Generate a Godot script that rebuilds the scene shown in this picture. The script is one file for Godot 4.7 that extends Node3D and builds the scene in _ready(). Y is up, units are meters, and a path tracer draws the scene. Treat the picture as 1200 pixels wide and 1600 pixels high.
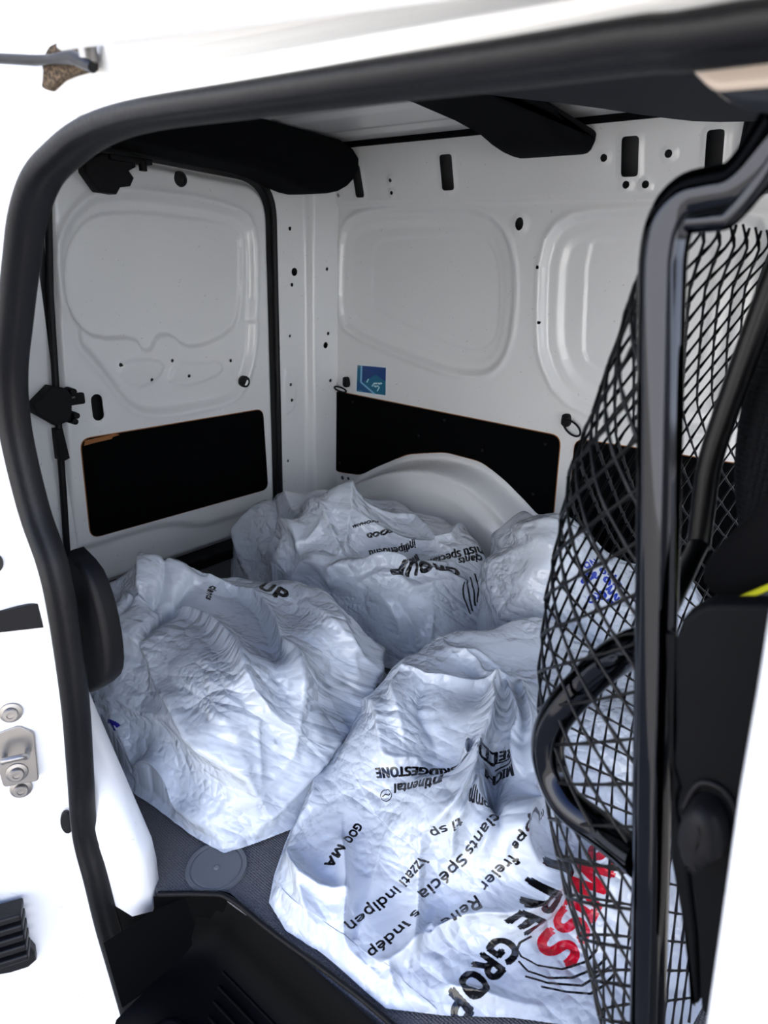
extends Node3D
# Cargo bay of a white panel van seen through its open side door: four white tyre bags on the floor.
# x runs along the van (+x to the front), y is up, z points out of the side door. The cargo floor is y = 0.

const REAR := -1.71      # rear frame
const FAR := -1.80       # far side wall
var M := {}
var taken := {}
var font: Font

var outline_a: Array[Vector2] = [Vector2(-.732, -.513), Vector2(-.804, -.501), Vector2(-.883, -.495), Vector2(-.965, -.488), Vector2(-1.119, -.511), Vector2(-1.22, -.44), Vector2(-1.4, -.45), Vector2(-1.48, -.62), Vector2(-1.46, -.85), Vector2(-1.36, -1), Vector2(-1.16, -1.075), Vector2(-.95, -1.085), Vector2(-.78, -1.03), Vector2(-.7, -.955), Vector2(-.64, -.88), Vector2(-.753, -.988), Vector2(-.701, -.783), Vector2(-.68, -.634), Vector2(-.706, -.568)]
var pull_a := PackedFloat32Array([-.745, -.74, -4.34529, -.79, -.586, -4.12374, -.912, -.481, -17.74481, -1.071, -.458, -8.33271, -1.217, -.525, -3.48924, -1.303, -.66, 3.98148, -1.303, -.82, 1.10598, -1.217, -.955, -1.57842, -1.071, -1.022, -2.79909, -.912, -.999, -.32014, -.79, -.894, -2.88909, -.87, -.74, 1.16425, -.95, -.601, -1.17729, -1.11, -.601, -.55134, -1.19, -.74, 4.97911, -1.11, -.879, .70974, -.95, -.879, .99977, -1.238, -.779, -3.46059, -1.286, -.747, -.79103, -1.305, -.71, -.45306, -1.213, -.801, -3.12403, -1.226, -.822, 3.23895, -1.193, -.717, -2.13232, -1.18, -.639, .34701, -1.201, -.595, -1.00084, -1.34, -.665, -3.61779, -.957, -1.015, -1.6898, -1.101, -.988, .26979, -.798, -1.014, -5.35343, -.816, -.989, -1.35963, -.758, -.535, 1.3736, -.732, -.615, 2.06311, -.896, -.5, 4.13853, -1.048, -.515, -5.11439, -1.099, -.521, -7.62522, -.935, -.505, -4.62728, -.851, -.538, 1.54086, -.878, -.565, -1.91446, -.732, -.513, -.64737, -.804, -.501, .42933, -.843, -.498, .21098, -.883, -.495, 5.1705, -.924, -.492, 11.0698, -.965, -.488, 4.07889, -1.016, -.496, 3.82112, -1.067, -.503, 9.82167, -1.119, -.511, 7.54878, -1.169, -.475, 2.55509, -1.22, -.44, .44901, -1.28, -.443, .70937, -1.34, -.447, .33323, -1.4, -.45, -.55569, -1.427, -.507, .28255, -1.453, -.563, .47031, -1.48, -.62, -.28969, -1.475, -.677, .55706, -1.47, -.735, .39771, -1.465, -.792, .32092, -1.46, -.85, -.38339, -1.427, -.9, .23133, -1.393, -.95, .29524, -1.36, -1, -.49981, -1.293, -1.025, .52498, -1.227, -1.05, .70755, -1.16, -1.075, -.11727, -1.09, -1.078, 1.47247, -1.02, -1.082, 1.33609, -.95, -1.085, .03386, -.893, -1.067, .76572, -.837, -1.048, 2.4428, -.78, -1.03, 2.46768, -.74, -.992, -.80462, -.7, -.955, -1.13872, -.67, -.917, -.20959, -.64, -.88, -1.18409, -.678, -.916, -.40899, -.715, -.952, -.45332, -.753, -.988, 3.22249, -.736, -.919, 3.43973, -.718, -.851, 1.65859, -.701, -.783, 1.4062, -.694, -.733, 2.03227, -.687, -.684, .68088, -.68, -.634, -.86996, -.706, -.568, .32122])
var lift_a := -.24376
var folds_a := [
	[.023, .044, .013, [Vector2(-1.193, -.84), Vector2(-1.09, -.895), Vector2(-.96, -.843), Vector2(-.811, -.75), Vector2(-.758, -.709), Vector2(-.753, -.68)]],
	[.025, .048, .013, [Vector2(-1.173, -.738), Vector2(-1.053, -.734), Vector2(-.871, -.671), Vector2(-.803, -.638), Vector2(-.751, -.679)]],
	[.023, .04, .011, [Vector2(-1.172, -.593), Vector2(-1.099, -.611), Vector2(-.95, -.587), Vector2(-.812, -.571), Vector2(-.762, -.582), Vector2(-.742, -.587)]],
	[.014, .032, .01, [Vector2(-1.152, -.532), Vector2(-.996, -.567), Vector2(-.853, -.567), Vector2(-.796, -.57)]],
	[.011, .032, .016, [Vector2(-1.017, -.961), Vector2(-.846, -.888), Vector2(-.79, -.91), Vector2(-.777, -.949), Vector2(-.76, -.878)]],
	[.009, .024, .012, [Vector2(-1.206, -1.301), Vector2(-1.027, -1.236), Vector2(-.911, -1.147)]],
	[.016, .024, .016, [Vector2(-1.078, -.527), Vector2(-.895, -.521), Vector2(-.797, -.517), Vector2(-.73, -.521)]],
	[.018, .016, .016, [Vector2(-.873, -1.149), Vector2(-.76, -.878), Vector2(-.718, -.741), Vector2(-.714, -.615), Vector2(-.724, -.527)]],
	[.014, .016, .016, [Vector2(-1.141, -.521), Vector2(-1.032, -.513), Vector2(-.896, -.5), Vector2(-.803, -.51)]],
	[-.021, .016, .024, [Vector2(-1.102, -.614), Vector2(-1.136, -.674), Vector2(-1.173, -.745), Vector2(-1.182, -.803)]],
	[.007, .024, .016, [Vector2(-.741, -.585), Vector2(-.778, -.591), Vector2(-.842, -.598)]],
	[.009, .016, .016, [Vector2(-.761, -.702), Vector2(-.738, -.666), Vector2(-.74, -.603)]],
	[-.009, .024, .024, [Vector2(-.795, -.695), Vector2(-.748, -.715), Vector2(-.762, -.848)]],
	[.014, .016, .024, [Vector2(-1.267, -.675), Vector2(-1.258, -.72), Vector2(-1.893, -1.191)]],
	[-.014, .016, .024, [Vector2(-1.184, -.607), Vector2(-1.228, -.685), Vector2(-1.213, -.742), Vector2(-1.739, -1.157)]],
	[-.009, .024, .024, [Vector2(-1.169, -.57), Vector2(-1.044, -.604), Vector2(-.877, -.588), Vector2(-.778, -.591)]],
	[.007, .012, .012, [Vector2(-.781, -.63), Vector2(-.743, -.594)]],
	[.007, .024, .016, [Vector2(-.97, -.974), Vector2(-.807, -.896), Vector2(-.776, -.879), Vector2(-.76, -.798)]],
	[-.007, .024, .024, [Vector2(-1.175, -.886), Vector2(-1.017, -.847), Vector2(-.87, -.755), Vector2(-.786, -.686)]]]
var print_a := [
	["dants", Vector2(-1.171, -1.0728), Vector2(-1.1448, -1.0255), Vector2(.0085, -.002), 0, 0],
	["UP", Vector2(-1.09, -1.1335), Vector2(-.9978, -1.1283), Vector2(-.014, -.0389), 0, 1]]
var strokes_a := [[.009, 3, [Vector2(-1.0842, -.6071), Vector2(-1.0761, -.6147), Vector2(-1.0628, -.6182), Vector2(-1.0553, -.6163)]],
	[.008, 3, [Vector2(-1.0715, -.6128), Vector2(-1.0584, -.6007)]],
	[.009, 3, [Vector2(-1.155, -.6275), Vector2(-1.1504, -.6254)]]]
var outline_b: Array[Vector2] = [Vector2(-.86, -1.13), Vector2(-.76, -1.2), Vector2(-.72, -1.3), Vector2(-.74, -1.45), Vector2(-.8, -1.6), Vector2(-.95, -1.665), Vector2(-1.15, -1.665), Vector2(-1.4, -1.68), Vector2(-1.6, -1.6), Vector2(-1.68, -1.42), Vector2(-1.66, -1.27), Vector2(-1.55, -1.18), Vector2(-1.42, -1.12), Vector2(-1.22, -1.09), Vector2(-1, -1.1)]
var pull_b := PackedFloat32Array([-.85, -1.4, 1.18449, -.902, -1.241, 1.0509, -1.037, -1.143, -5.91952, -1.203, -1.143, -.45226, -1.338, -1.241, .95613, -1.39, -1.4, 2.07664, -1.338, -1.559, -.51431, -1.203, -1.657, -14.48654, -1.037, -1.657, -14.62768, -.902, -1.559, -.82643, -.929, -1.169, -4.89884, -1.038, -1.056, -8.78799, -.862, -1.292, -1.39843, -.829, -1.408, -.83575, -.99, -1.353, .95547, -1.076, -1.24, 2.23888, -1.13, -1.102, -17.29663, -1.558, -1.212, -3.05774, -1.55, -1.234, -2.93377, -1.498, -1.273, -.16309, -1.427, -1.315, -1.22081, -1.335, -1.358, -1.56243, -1.168, -1.287, -2.18812, -1.295, -1.462, -1.81427, -1.262, -1.113, -16.64969, -1.271, -1.02, -4.90628, -1.251, -1.438, 2.51154, -1.276, -1.247, .48288, -.982, -1.52, .10811, -1.1, -1.493, .22454, -.873, -1.52, -.24067, -.82, -1.487, -3.16459, -.86, -1.13, .62949, -.81, -1.165, .66357, -.76, -1.2, -.45857, -.74, -1.25, .63193, -.72, -1.3, -.46751, -.727, -1.35, .33304, -.733, -1.4, .43365, -.74, -1.45, .05269, -.76, -1.5, 1.58638, -.78, -1.55, 1.36006, -.8, -1.6, -1.14989, -.85, -1.622, .944, -.9, -1.643, .59251, -.95, -1.665, -.59825, -1.017, -1.665, 10.18331, -1.083, -1.665, 4.70768, -1.15, -1.665, 3.17116, -1.212, -1.669, 10.42231, -1.275, -1.672, 1.0734, -1.337, -1.676, .03595, -1.4, -1.68, -.35756, -1.467, -1.653, .28786, -1.533, -1.627, .14372, -1.6, -1.6, -.40562, -1.627, -1.54, .19491, -1.653, -1.48, .22356, -1.68, -1.42, -.31825, -1.673, -1.37, .24421, -1.667, -1.32, .52733, -1.66, -1.27, -.84789, -1.605, -1.225, 2.92454, -1.55, -1.18, 3.05574, -1.485, -1.15, .60474, -1.42, -1.12, -.1641, -1.353, -1.11, .60956, -1.287, -1.1, 12.56741, -1.22, -1.09, 8.41038, -1.147, -1.093, 13.07876, -1.073, -1.097, 12.03256, -1, -1.1, 6.32855, -.93, -1.115, 2.86895])
var lift_b := -.27731
var folds_b := [
	[-.016, .016, .024, [Vector2(-2.044, -1.696), Vector2(-1.427, -1.257), Vector2(-1.424, -1.222), Vector2(-1.437, -1.204)]],
	[.016, .016, .024, [Vector2(-1.423, -1.303), Vector2(-1.188, -1.221), Vector2(-1.141, -1.267), Vector2(-1.901, -2.157)]],
	[.014, .028, .012, [Vector2(-1.428, -1.206), Vector2(-1.144, -1.148), Vector2(-.953, -1.218), Vector2(-.872, -1.388)]],
	[.016, .024, .01, [Vector2(-1.262, -1.115), Vector2(-1.1, -1.148), Vector2(-.926, -1.244), Vector2(-.832, -1.379)]],
	[.014, .024, .012, [Vector2(-1.264, -1.097), Vector2(-1.193, -1.131), Vector2(-1.055, -1.147), Vector2(-.896, -1.228), Vector2(-.833, -1.369)]],
	[.014, .024, .016, [Vector2(-1.143, -1.249), Vector2(-1.088, -1.319), Vector2(-1.006, -1.392), Vector2(-.9, -1.414)]],
	[.014, .024, .016, [Vector2(-1.166, -1.198), Vector2(-1.201, -1.159), Vector2(-1.428, -1.206)]],
	[.011, .016, .01, [Vector2(-.965, -1.166), Vector2(-.912, -1.171), Vector2(-.878, -1.171), Vector2(-.883, -1.142)]],
	[.011, .016, .01, [Vector2(-.905, -1.181), Vector2(-.86, -1.196), Vector2(-.839, -1.188)]],
	[.014, .024, .012, [Vector2(-1.124, -1.36), Vector2(-1.063, -1.465), Vector2(-.917, -1.45), Vector2(-1.108, -1.988)]],
	[.011, .024, .012, [Vector2(-1.374, -2.11), Vector2(-1.218, -2.079), Vector2(-1.095, -2)]],
	[.011, .016, .016, [Vector2(-1.733, -1.332), Vector2(-1.461, -1.174), Vector2(-1.258, -1.101)]],
	[.011, .016, .016, [Vector2(-1.524, -1.243), Vector2(-1.537, -1.212), Vector2(-1.459, -1.182)]],
	[.009, .016, .016, [Vector2(-.835, -1.253), Vector2(-.816, -1.214)]]]
var print_b := [
	["YOKOHAMA", Vector2(-1.0945, -1.6138), Vector2(-1.1161, -1.5325), Vector2(.0032, .0061), 0, 0],
	["GOOD", Vector2(-1.0649, -1.6055), Vector2(-1.0878, -1.5439), Vector2(.006, .0124), 0, 1],
	["indipendenti", Vector2(-1.0058, -1.6133), Vector2(-1.0623, -1.4886), Vector2(.0147, .0193), 0, 0],
	["nisti speciali", Vector2(-.8437, -1.7119), Vector2(-.9254, -1.5559), Vector2(.0134, .0253), 0, 0],
	["indépe", Vector2(-.9771, -1.5697), Vector2(-.9706, -1.4755), Vector2(.0378, .0325), 0, 0],
	["ciants", Vector2(-.8324, -1.6779), Vector2(-.8685, -1.6175), Vector2(.0073, .0202), 0, 0],
	["GROUP", Vector2(-.8582, -1.5772), Vector2(-.9445, -1.432), Vector2(.0128, .0274), 0, 1]]
var strokes_b := [[.0025, 0, [Vector2(-.8324, -1.5321), Vector2(-.8118, -1.4938), Vector2(-.7887, -1.4553)]],
	[.0025, 0, [Vector2(-.8309, -1.5555), Vector2(-.8099, -1.5145), Vector2(-.7893, -1.4701)]],
	[.0025, 0, [Vector2(-.8273, -1.5762), Vector2(-.8079, -1.538), Vector2(-.7919, -1.4926)]],
	[.0025, 0, [Vector2(-.8236, -1.6001), Vector2(-.8059, -1.5645), Vector2(-.7927, -1.5093)]]]
var outline_c: Array[Vector2] = [Vector2(-.86, -1.5), Vector2(-.78, -1.36), Vector2(-.66, -1.29), Vector2(-.45, -1.28), Vector2(-.28, -1.36), Vector2(-.2, -1.52), Vector2(-.22, -1.68), Vector2(-.36, -1.75), Vector2(-.6, -1.74), Vector2(-.8, -1.67), Vector2(-.88, -1.62)]
var pull_c := PackedFloat32Array([-.3, -1.56, -1.41514, -.358, -1.399, -2.96763, -.507, -1.314, -6.31356, -.675, -1.343, -2.92072, -.785, -1.474, -.63634, -.785, -1.646, -9.75735, -.675, -1.777, -4.78465, -.507, -1.806, -5.28014, -.358, -1.721, -13.05043, -.55, -1.56, -.17691, -.842, -1.528, -7.33609, -.792, -1.75, -5.05403, -.825, -1.619, -6.80442, -.674, -1.84, 1.45077, -.771, -1.37, -9.37341, -.586, -1.307, -9.49735, -.458, -1.4, 2.13201, -.86, -1.5, 3.0942, -.833, -1.453, 1.15114, -.807, -1.407, 2.79523, -.78, -1.36, 5.06709, -.72, -1.325, 4.02472, -.66, -1.29, .47201, -.59, -1.287, 8.17956, -.52, -1.283, 5.74176, -.45, -1.28, -.14121, -.393, -1.307, .76087, -.337, -1.333, 1.44387, -.28, -1.36, -.65915, -.253, -1.413, 1.01624, -.227, -1.467, .68793, -.2, -1.52, -.60458, -.207, -1.573, .87659, -.213, -1.627, .82607, -.22, -1.68, -1.25784, -.267, -1.703, .46634, -.313, -1.727, 4.70425, -.36, -1.75, 6.35072, -.42, -1.748, 3.24268, -.48, -1.745, 2.24992, -.54, -1.742, 1.8129, -.6, -1.74, 1.82034, -.667, -1.717, 2.50179, -.733, -1.693, 4.94628, -.8, -1.67, 9.6005, -.84, -1.645, 6.78071, -.88, -1.62, -1.55169, -.87, -1.56, 5.38615])
var lift_c := -.34864
var folds_c := [
	[.014, .024, .012, [Vector2(-1.043, -1.846), Vector2(-.768, -1.473), Vector2(-.644, -1.376), Vector2(-.569, -1.352)]],
	[.016, .024, .012, [Vector2(-.814, -1.474), Vector2(-.683, -1.357), Vector2(-.598, -1.332), Vector2(-.524, -1.335)]],
	[.016, .024, .012, [Vector2(-.888, -1.543), Vector2(-.683, -1.341), Vector2(-.605, -1.321), Vector2(-.543, -1.317)]],
	[.014, .024, .012, [Vector2(-.831, -1.45), Vector2(-.685, -1.333), Vector2(-.589, -1.309), Vector2(-.503, -1.317)]],
	[.011, .024, .012, [Vector2(-.715, -1.383), Vector2(-.647, -1.361), Vector2(-.554, -1.346)]],
	[.011, .024, .012, [Vector2(-.755, -1.475), Vector2(-.656, -1.394), Vector2(-.581, -1.385)]],
	[-.011, .016, .016, [Vector2(-.796, -1.461), Vector2(-.796, -1.482), Vector2(-.687, -1.395)]]]
var print_c := [
	["NO", Vector2(-.5037, -1.7335), Vector2(-.5143, -1.6865), Vector2(.0085, .0074), 2, 1],
	["0 2", Vector2(-.4876, -1.7252), Vector2(-.4951, -1.6762), Vector2(.0088, .0066), 2, 1],
	["CS", Vector2(-.5004, -1.679), Vector2(-.5063, -1.6313), Vector2(.0109, -.0011), 2, 1],
	["26", Vector2(-.4714, -1.734), Vector2(-.4786, -1.6825), Vector2(.0119, .009), 2, 1],
	["R20", Vector2(-.4517, -1.7125), Vector2(-.4751, -1.6288), Vector2(.0101, .0113), 2, 1],
	["KO", Vector2(-.4723, -1.645), Vector2(-.4866, -1.5985), Vector2(.0083, .0099), 2, 1],
	["25", Vector2(-.4431, -1.667), Vector2(-.4569, -1.6259), Vector2(.0099, .0085), 2, 1]]
var strokes_c := []
var outline_d: Array[Vector2] = [Vector2(-.87, -1.108), Vector2(-.821, -.957), Vector2(-.76, -.791), Vector2(-.711, -.672), Vector2(-.667, -.59), Vector2(-.635, -.538), Vector2(-.605, -.5), Vector2(-.55, -.485), Vector2(-.495, -.495), Vector2(-.43, -.497), Vector2(-.365, -.497), Vector2(-.3, -.54), Vector2(-.23, -.597), Vector2(-.155, -.645), Vector2(-.04, -.74), Vector2(-.02, -.95), Vector2(-.05, -1.15), Vector2(-.16, -1.31), Vector2(-.36, -1.39), Vector2(-.55, -1.36), Vector2(-.7, -1.2), Vector2(-.8, -1.08)]
var pull_d := PackedFloat32Array([-.145, -1, -1.59008, -.189, -.851, -7.40694, -.306, -.75, -11.26761, -.459, -.728, -4.57418, -.6, -.792, -1.5091, -.684, -.923, -.86819, -.684, -1.077, -1.79184, -.6, -1.208, -1.6175, -.459, -1.272, -.4812, -.306, -1.25, -1.1242, -.189, -1.149, -.85937, -.28, -1, -.43513, -.35, -.879, -3.49508, -.49, -.879, -1.58469, -.56, -1, .39477, -.49, -1.121, .99234, -.35, -1.121, .76466, -.68, -.907, -.15992, -.667, -1.018, .26996, -.625, -1.098, -.06005, -.542, -1.26, -1.85427, -.565, -.916, .06744, -.43, -1.039, -.45566, -.652, -.806, -.21616, -.563, -.797, .79354, -.506, -.834, -.1074, -.511, -.923, .96353, -.625, -.731, -.14954, -.622, -.663, -.46194, -.599, -.579, -.36633, -.569, -.502, -2.48946, -.522, -.489, -1.83709, -.526, -.685, 1.30198, -.479, -.629, .66582, -.462, -.549, -.3846, -.418, -.5, -1.12897, -.345, -.522, -.56508, -.473, -.772, 3.22193, -.379, -.661, 1.71385, -.332, -.594, -.32237, -.264, -.657, .07448, -.172, -.672, -.30457, -.292, -.742, 8.38454, -.233, -.798, 2.31216, -.211, -.888, 5.61966, -.313, -.813, 2.5868, -.408, -.808, 1.01668, -.402, -.877, 1.33867, -.328, -.921, 1.08071, -.242, -.942, -.09401, -.109, -.79, 1.64787, -.87, -1.108, -.79532, -.854, -1.058, -.05311, -.838, -1.007, .03308, -.821, -.957, .19542, -.801, -.902, .34028, -.781, -.846, .34498, -.76, -.791, .25976, -.736, -.731, .34461, -.711, -.672, .10727, -.689, -.631, .1968, -.667, -.59, .11496, -.635, -.538, .2471, -.605, -.5, .74428, -.55, -.485, 2.19587, -.495, -.495, 1.35489, -.43, -.497, .88188, -.365, -.497, .26814, -.333, -.518, .35501, -.3, -.54, .08835, -.265, -.569, .01203, -.23, -.597, -.02823, -.193, -.621, -.03752, -.155, -.645, .0644, -.098, -.693, -.07919, -.04, -.74, -.42734, -.033, -.81, -.15725, -.027, -.88, .36878, -.02, -.95, .0669, -.03, -1.017, .49029, -.04, -1.083, .49504, -.05, -1.15, -.23999, -.087, -1.203, .47469, -.123, -1.257, .45193, -.16, -1.31, -.38963, -.227, -1.337, .52591, -.293, -1.363, .55249, -.36, -1.39, -.37534, -.423, -1.38, .42283, -.487, -1.37, .73974, -.55, -1.36, -.43156, -.6, -1.307, 1.38299, -.65, -1.253, 1.13483, -.7, -1.2, .38337, -.733, -1.16, .52147, -.767, -1.12, .65643, -.8, -1.08, 1.01032, -.835, -1.094, -.46152])
var lift_d := -.23026
var folds_d := [
	[.015, .024, .012, [Vector2(-.656, -.892), Vector2(-.608, -.898), Vector2(-.565, -.936), Vector2(-.511, -.992), Vector2(-.479, -1.028)]],
	[.011, .016, .012, [Vector2(-.614, -1.006), Vector2(-.573, -1.017), Vector2(-.54, -1.002), Vector2(-.495, -1.01)]],
	[.007, .016, .012, [Vector2(-.668, -1.041), Vector2(-.609, -.991), Vector2(-.586, -1.036), Vector2(-.513, -1.041)]],
	[.053, .016, .024, [Vector2(-.5, -.992), Vector2(-.474, -.896), Vector2(-.46, -.838), Vector2(-.421, -.738), Vector2(-.428, -.697)]],
	[.033, .013, .013, [Vector2(-.481, -.995), Vector2(-.415, -.917), Vector2(-.377, -.858)]],
	[-.03, .016, .016, [Vector2(-.437, -.872), Vector2(-.412, -.827), Vector2(-.348, -.736)]],
	[.027, .016, .016, [Vector2(-.464, -1.02), Vector2(-.398, -.937), Vector2(-.355, -.868)]],
	[.024, .014, .014, [Vector2(-.875, -1.146), Vector2(-.839, -.984), Vector2(-.771, -.794), Vector2(-.733, -.67), Vector2(-.7, -.592)]],
	[.012, .024, .01, [Vector2(-.823, -.95), Vector2(-.622, -.785), Vector2(-.574, -.743), Vector2(-.532, -.772)]],
	[-.015, .024, .024, [Vector2(-.603, -.892), Vector2(-.571, -.834), Vector2(-.523, -.816)]],
	[.012, .016, .016, [Vector2(-.765, -.781), Vector2(-.652, -.665), Vector2(-.657, -.616)]],
	[.012, .024, .012, [Vector2(-.649, -.891), Vector2(-.629, -.836), Vector2(-.578, -.787)]],
	[.018, .01, .024, [Vector2(-.55, -.612), Vector2(-.494, -.556), Vector2(-.446, -.513), Vector2(-.419, -.505), Vector2(-.378, -.49)]],
	[.018, .01, .024, [Vector2(-.438, -.675), Vector2(-.409, -.625), Vector2(-.373, -.563)]],
	[.018, .012, .012, [Vector2(-.623, -.568), Vector2(-.556, -.532), Vector2(-.497, -.56)]],
	[.018, .016, .016, [Vector2(-.569, -.535), Vector2(-.524, -.505), Vector2(-.487, -.481)]],
	[.012, .01, .01, [Vector2(-.286, -.58), Vector2(-.234, -.606), Vector2(-.2, -.632)]],
	[.009, .024, .012, [Vector2(-.496, -.659), Vector2(-.472, -.589), Vector2(-.438, -.518)]],
	[.012, .012, .016, [Vector2(-.387, -.527), Vector2(-.356, -.509)]],
	[.015, .012, .016, [Vector2(-.373, -.62), Vector2(-.373, -.568), Vector2(-.392, -.524)]],
	[.027, .024, .01, [Vector2(-.286, -.846), Vector2(-.277, -.779), Vector2(-.295, -.705), Vector2(-.335, -.657), Vector2(-.362, -.603)]],
	[.021, .012, .016, [Vector2(-.418, -.836), Vector2(-.4, -.742), Vector2(-.402, -.706), Vector2(-.392, -.688)]],
	[.015, .012, .016, [Vector2(-.355, -.748), Vector2(-.35, -.721), Vector2(-.357, -.702)]],
	[.027, .012, .02, [Vector2(-.349, -.851), Vector2(-.339, -.819), Vector2(-.325, -.743)]],
	[.012, .016, .016, [Vector2(-.325, -.75), Vector2(-.299, -.747), Vector2(-.277, -.779)]],
	[.012, .016, .016, [Vector2(-.29, -.673), Vector2(-.268, -.721), Vector2(-.251, -.784)]],
	[.012, .01, .01, [Vector2(-.313, -.563), Vector2(-.274, -.583), Vector2(-.229, -.6)]]]
var print_d := [
	["BRIDGESTONE", Vector2(-.4711, -.9432), Vector2(-.5777, -.8565), Vector2(.0106, .0163), 0, 1],
	["ntinental", Vector2(-.4523, -.9092), Vector2(-.5336, -.8477), Vector2(.0088, .0145), 0, 1],
	["RELLI", Vector2(-.4009, -1.0492), Vector2(-.4621, -1.0176), Vector2(.005, .0176), 0, 1],
	["MICH", Vector2(-.3842, -1.0131), Vector2(-.4323, -.9844), Vector2(.0064, .0173), 0, 1],
	["ti sp", Vector2(-.4005, -.867), Vector2(-.4319, -.814), Vector2(.0083, .0104), 0, 0],
	["omm", Vector2(-.3792, -.9246), Vector2(-.4056, -.8987), Vector2(.0092, .0137), 0, 0],
	["ciants", Vector2(-.3596, -.9085), Vector2(-.3771, -.8123), Vector2(.0138, .0025), 0, 0],
	["Spécia", Vector2(-.3796, -.8026), Vector2(-.4145, -.687), Vector2(.0129, .0065), 0, 0],
	["izzati indipen", Vector2(-.4311, -.7553), Vector2(-.4694, -.5655), Vector2(.0132, .0016), 0, 0],
	["s indépe", Vector2(-.4027, -.6464), Vector2(-.4272, -.5384), Vector2(.0129, .0038), 0, 0],
	["nts", Vector2(-.4258, -.5251), Vector2(-.4398, -.493), Vector2(.012, .0049), 0, 0],
	["Gruppe", Vector2(-.3295, -.9639), Vector2(-.3213, -.8692), Vector2(.0067, .0039), 0, 0],
	["freier", Vector2(-.3185, -.8533), Vector2(-.3408, -.7672), Vector2(.0117, .002), 0, 0],
	["Reife", Vector2(-.3398, -.7462), Vector2(-.3663, -.6598), Vector2(.0137, .0069), 0, 0],
	["GROP", Vector2(-.2939, -.7007), Vector2(-.3081, -.5569), Vector2(.033, .0033), 0, 1],
	["YRE", Vector2(-.2917, -.8927), Vector2(-.299, -.7326), Vector2(.03, .0097), 0, 1],
	["SWISS", Vector2(-.2406, -.9636), Vector2(-.249, -.7149), Vector2(.052, -.0021), 1, 1],
	["GOO", Vector2(-.558, -.7323), Vector2(-.5551, -.6856), Vector2(.0124, -.0007), 0, 1],
	["MA", Vector2(-.5527, -.6694), Vector2(-.5504, -.6308), Vector2(.0133, .0013), 0, 1]]
var strokes_d := [[.0028, 0, [Vector2(-.2617, -.7254), Vector2(-.268, -.7068), Vector2(-.2659, -.6943), Vector2(-.2567, -.687), Vector2(-.2335, -.6902), Vector2(-.2047, -.7079), Vector2(-.182, -.7436), Vector2(-.1764, -.7708), Vector2(-.178, -.7941), Vector2(-.1881, -.8025)]],
	[.0028, 0, [Vector2(-.2564, -.6784), Vector2(-.24, -.6731), Vector2(-.2152, -.6821), Vector2(-.1887, -.7054), Vector2(-.1676, -.7442), Vector2(-.1615, -.7701)]],
	[.0028, 0, [Vector2(-.2393, -.6636), Vector2(-.212, -.6753), Vector2(-.1738, -.7047), Vector2(-.161, -.7357), Vector2(-.1522, -.7618)]],
	[.0028, 0, [Vector2(-.2162, -.6647), Vector2(-.1861, -.6828), Vector2(-.1604, -.7023), Vector2(-.1505, -.726), Vector2(-.145, -.7509)]],
	[.0012, 0, [Vector2(-.5266, -.8242), Vector2(-.5253, -.8201), Vector2(-.5256, -.8148), Vector2(-.5274, -.8096), Vector2(-.5309, -.8057), Vector2(-.5355, -.8046), Vector2(-.5396, -.8041), Vector2(-.5438, -.8071), Vector2(-.5462, -.81), Vector2(-.5475, -.8147), Vector2(-.5473, -.8201), Vector2(-.5455, -.8247), Vector2(-.542, -.8275), Vector2(-.5386, -.8307), Vector2(-.5332, -.8284), Vector2(-.529, -.8263), Vector2(-.5266, -.8242)]],
	[.002, 0, [Vector2(-.542, -.81), Vector2(-.539, -.8186), Vector2(-.5323, -.8202), Vector2(-.5317, -.8247)]],
	[.003, 0, [Vector2(-.3927, -1.0315), Vector2(-.4144, -1.0167), Vector2(-.4287, -1.0123)]],
	[.003, 0, [Vector2(-.3883, -1.0218), Vector2(-.4098, -1.0059), Vector2(-.4241, -1)]],
	[.006, 0, [Vector2(-.4287, -1.0123), Vector2(-.4438, -.9983), Vector2(-.4522, -.9997)]]]

func _ready() -> void:
	make_camera_and_light()
	make_materials()
	make_shell()
	make_far_wall()
	make_rear()
	make_ceiling_fittings()
	make_door_frame()
	make_floor_things()
	make_bags()
	make_grille()
	make_seat()
	make_small_things()

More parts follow.
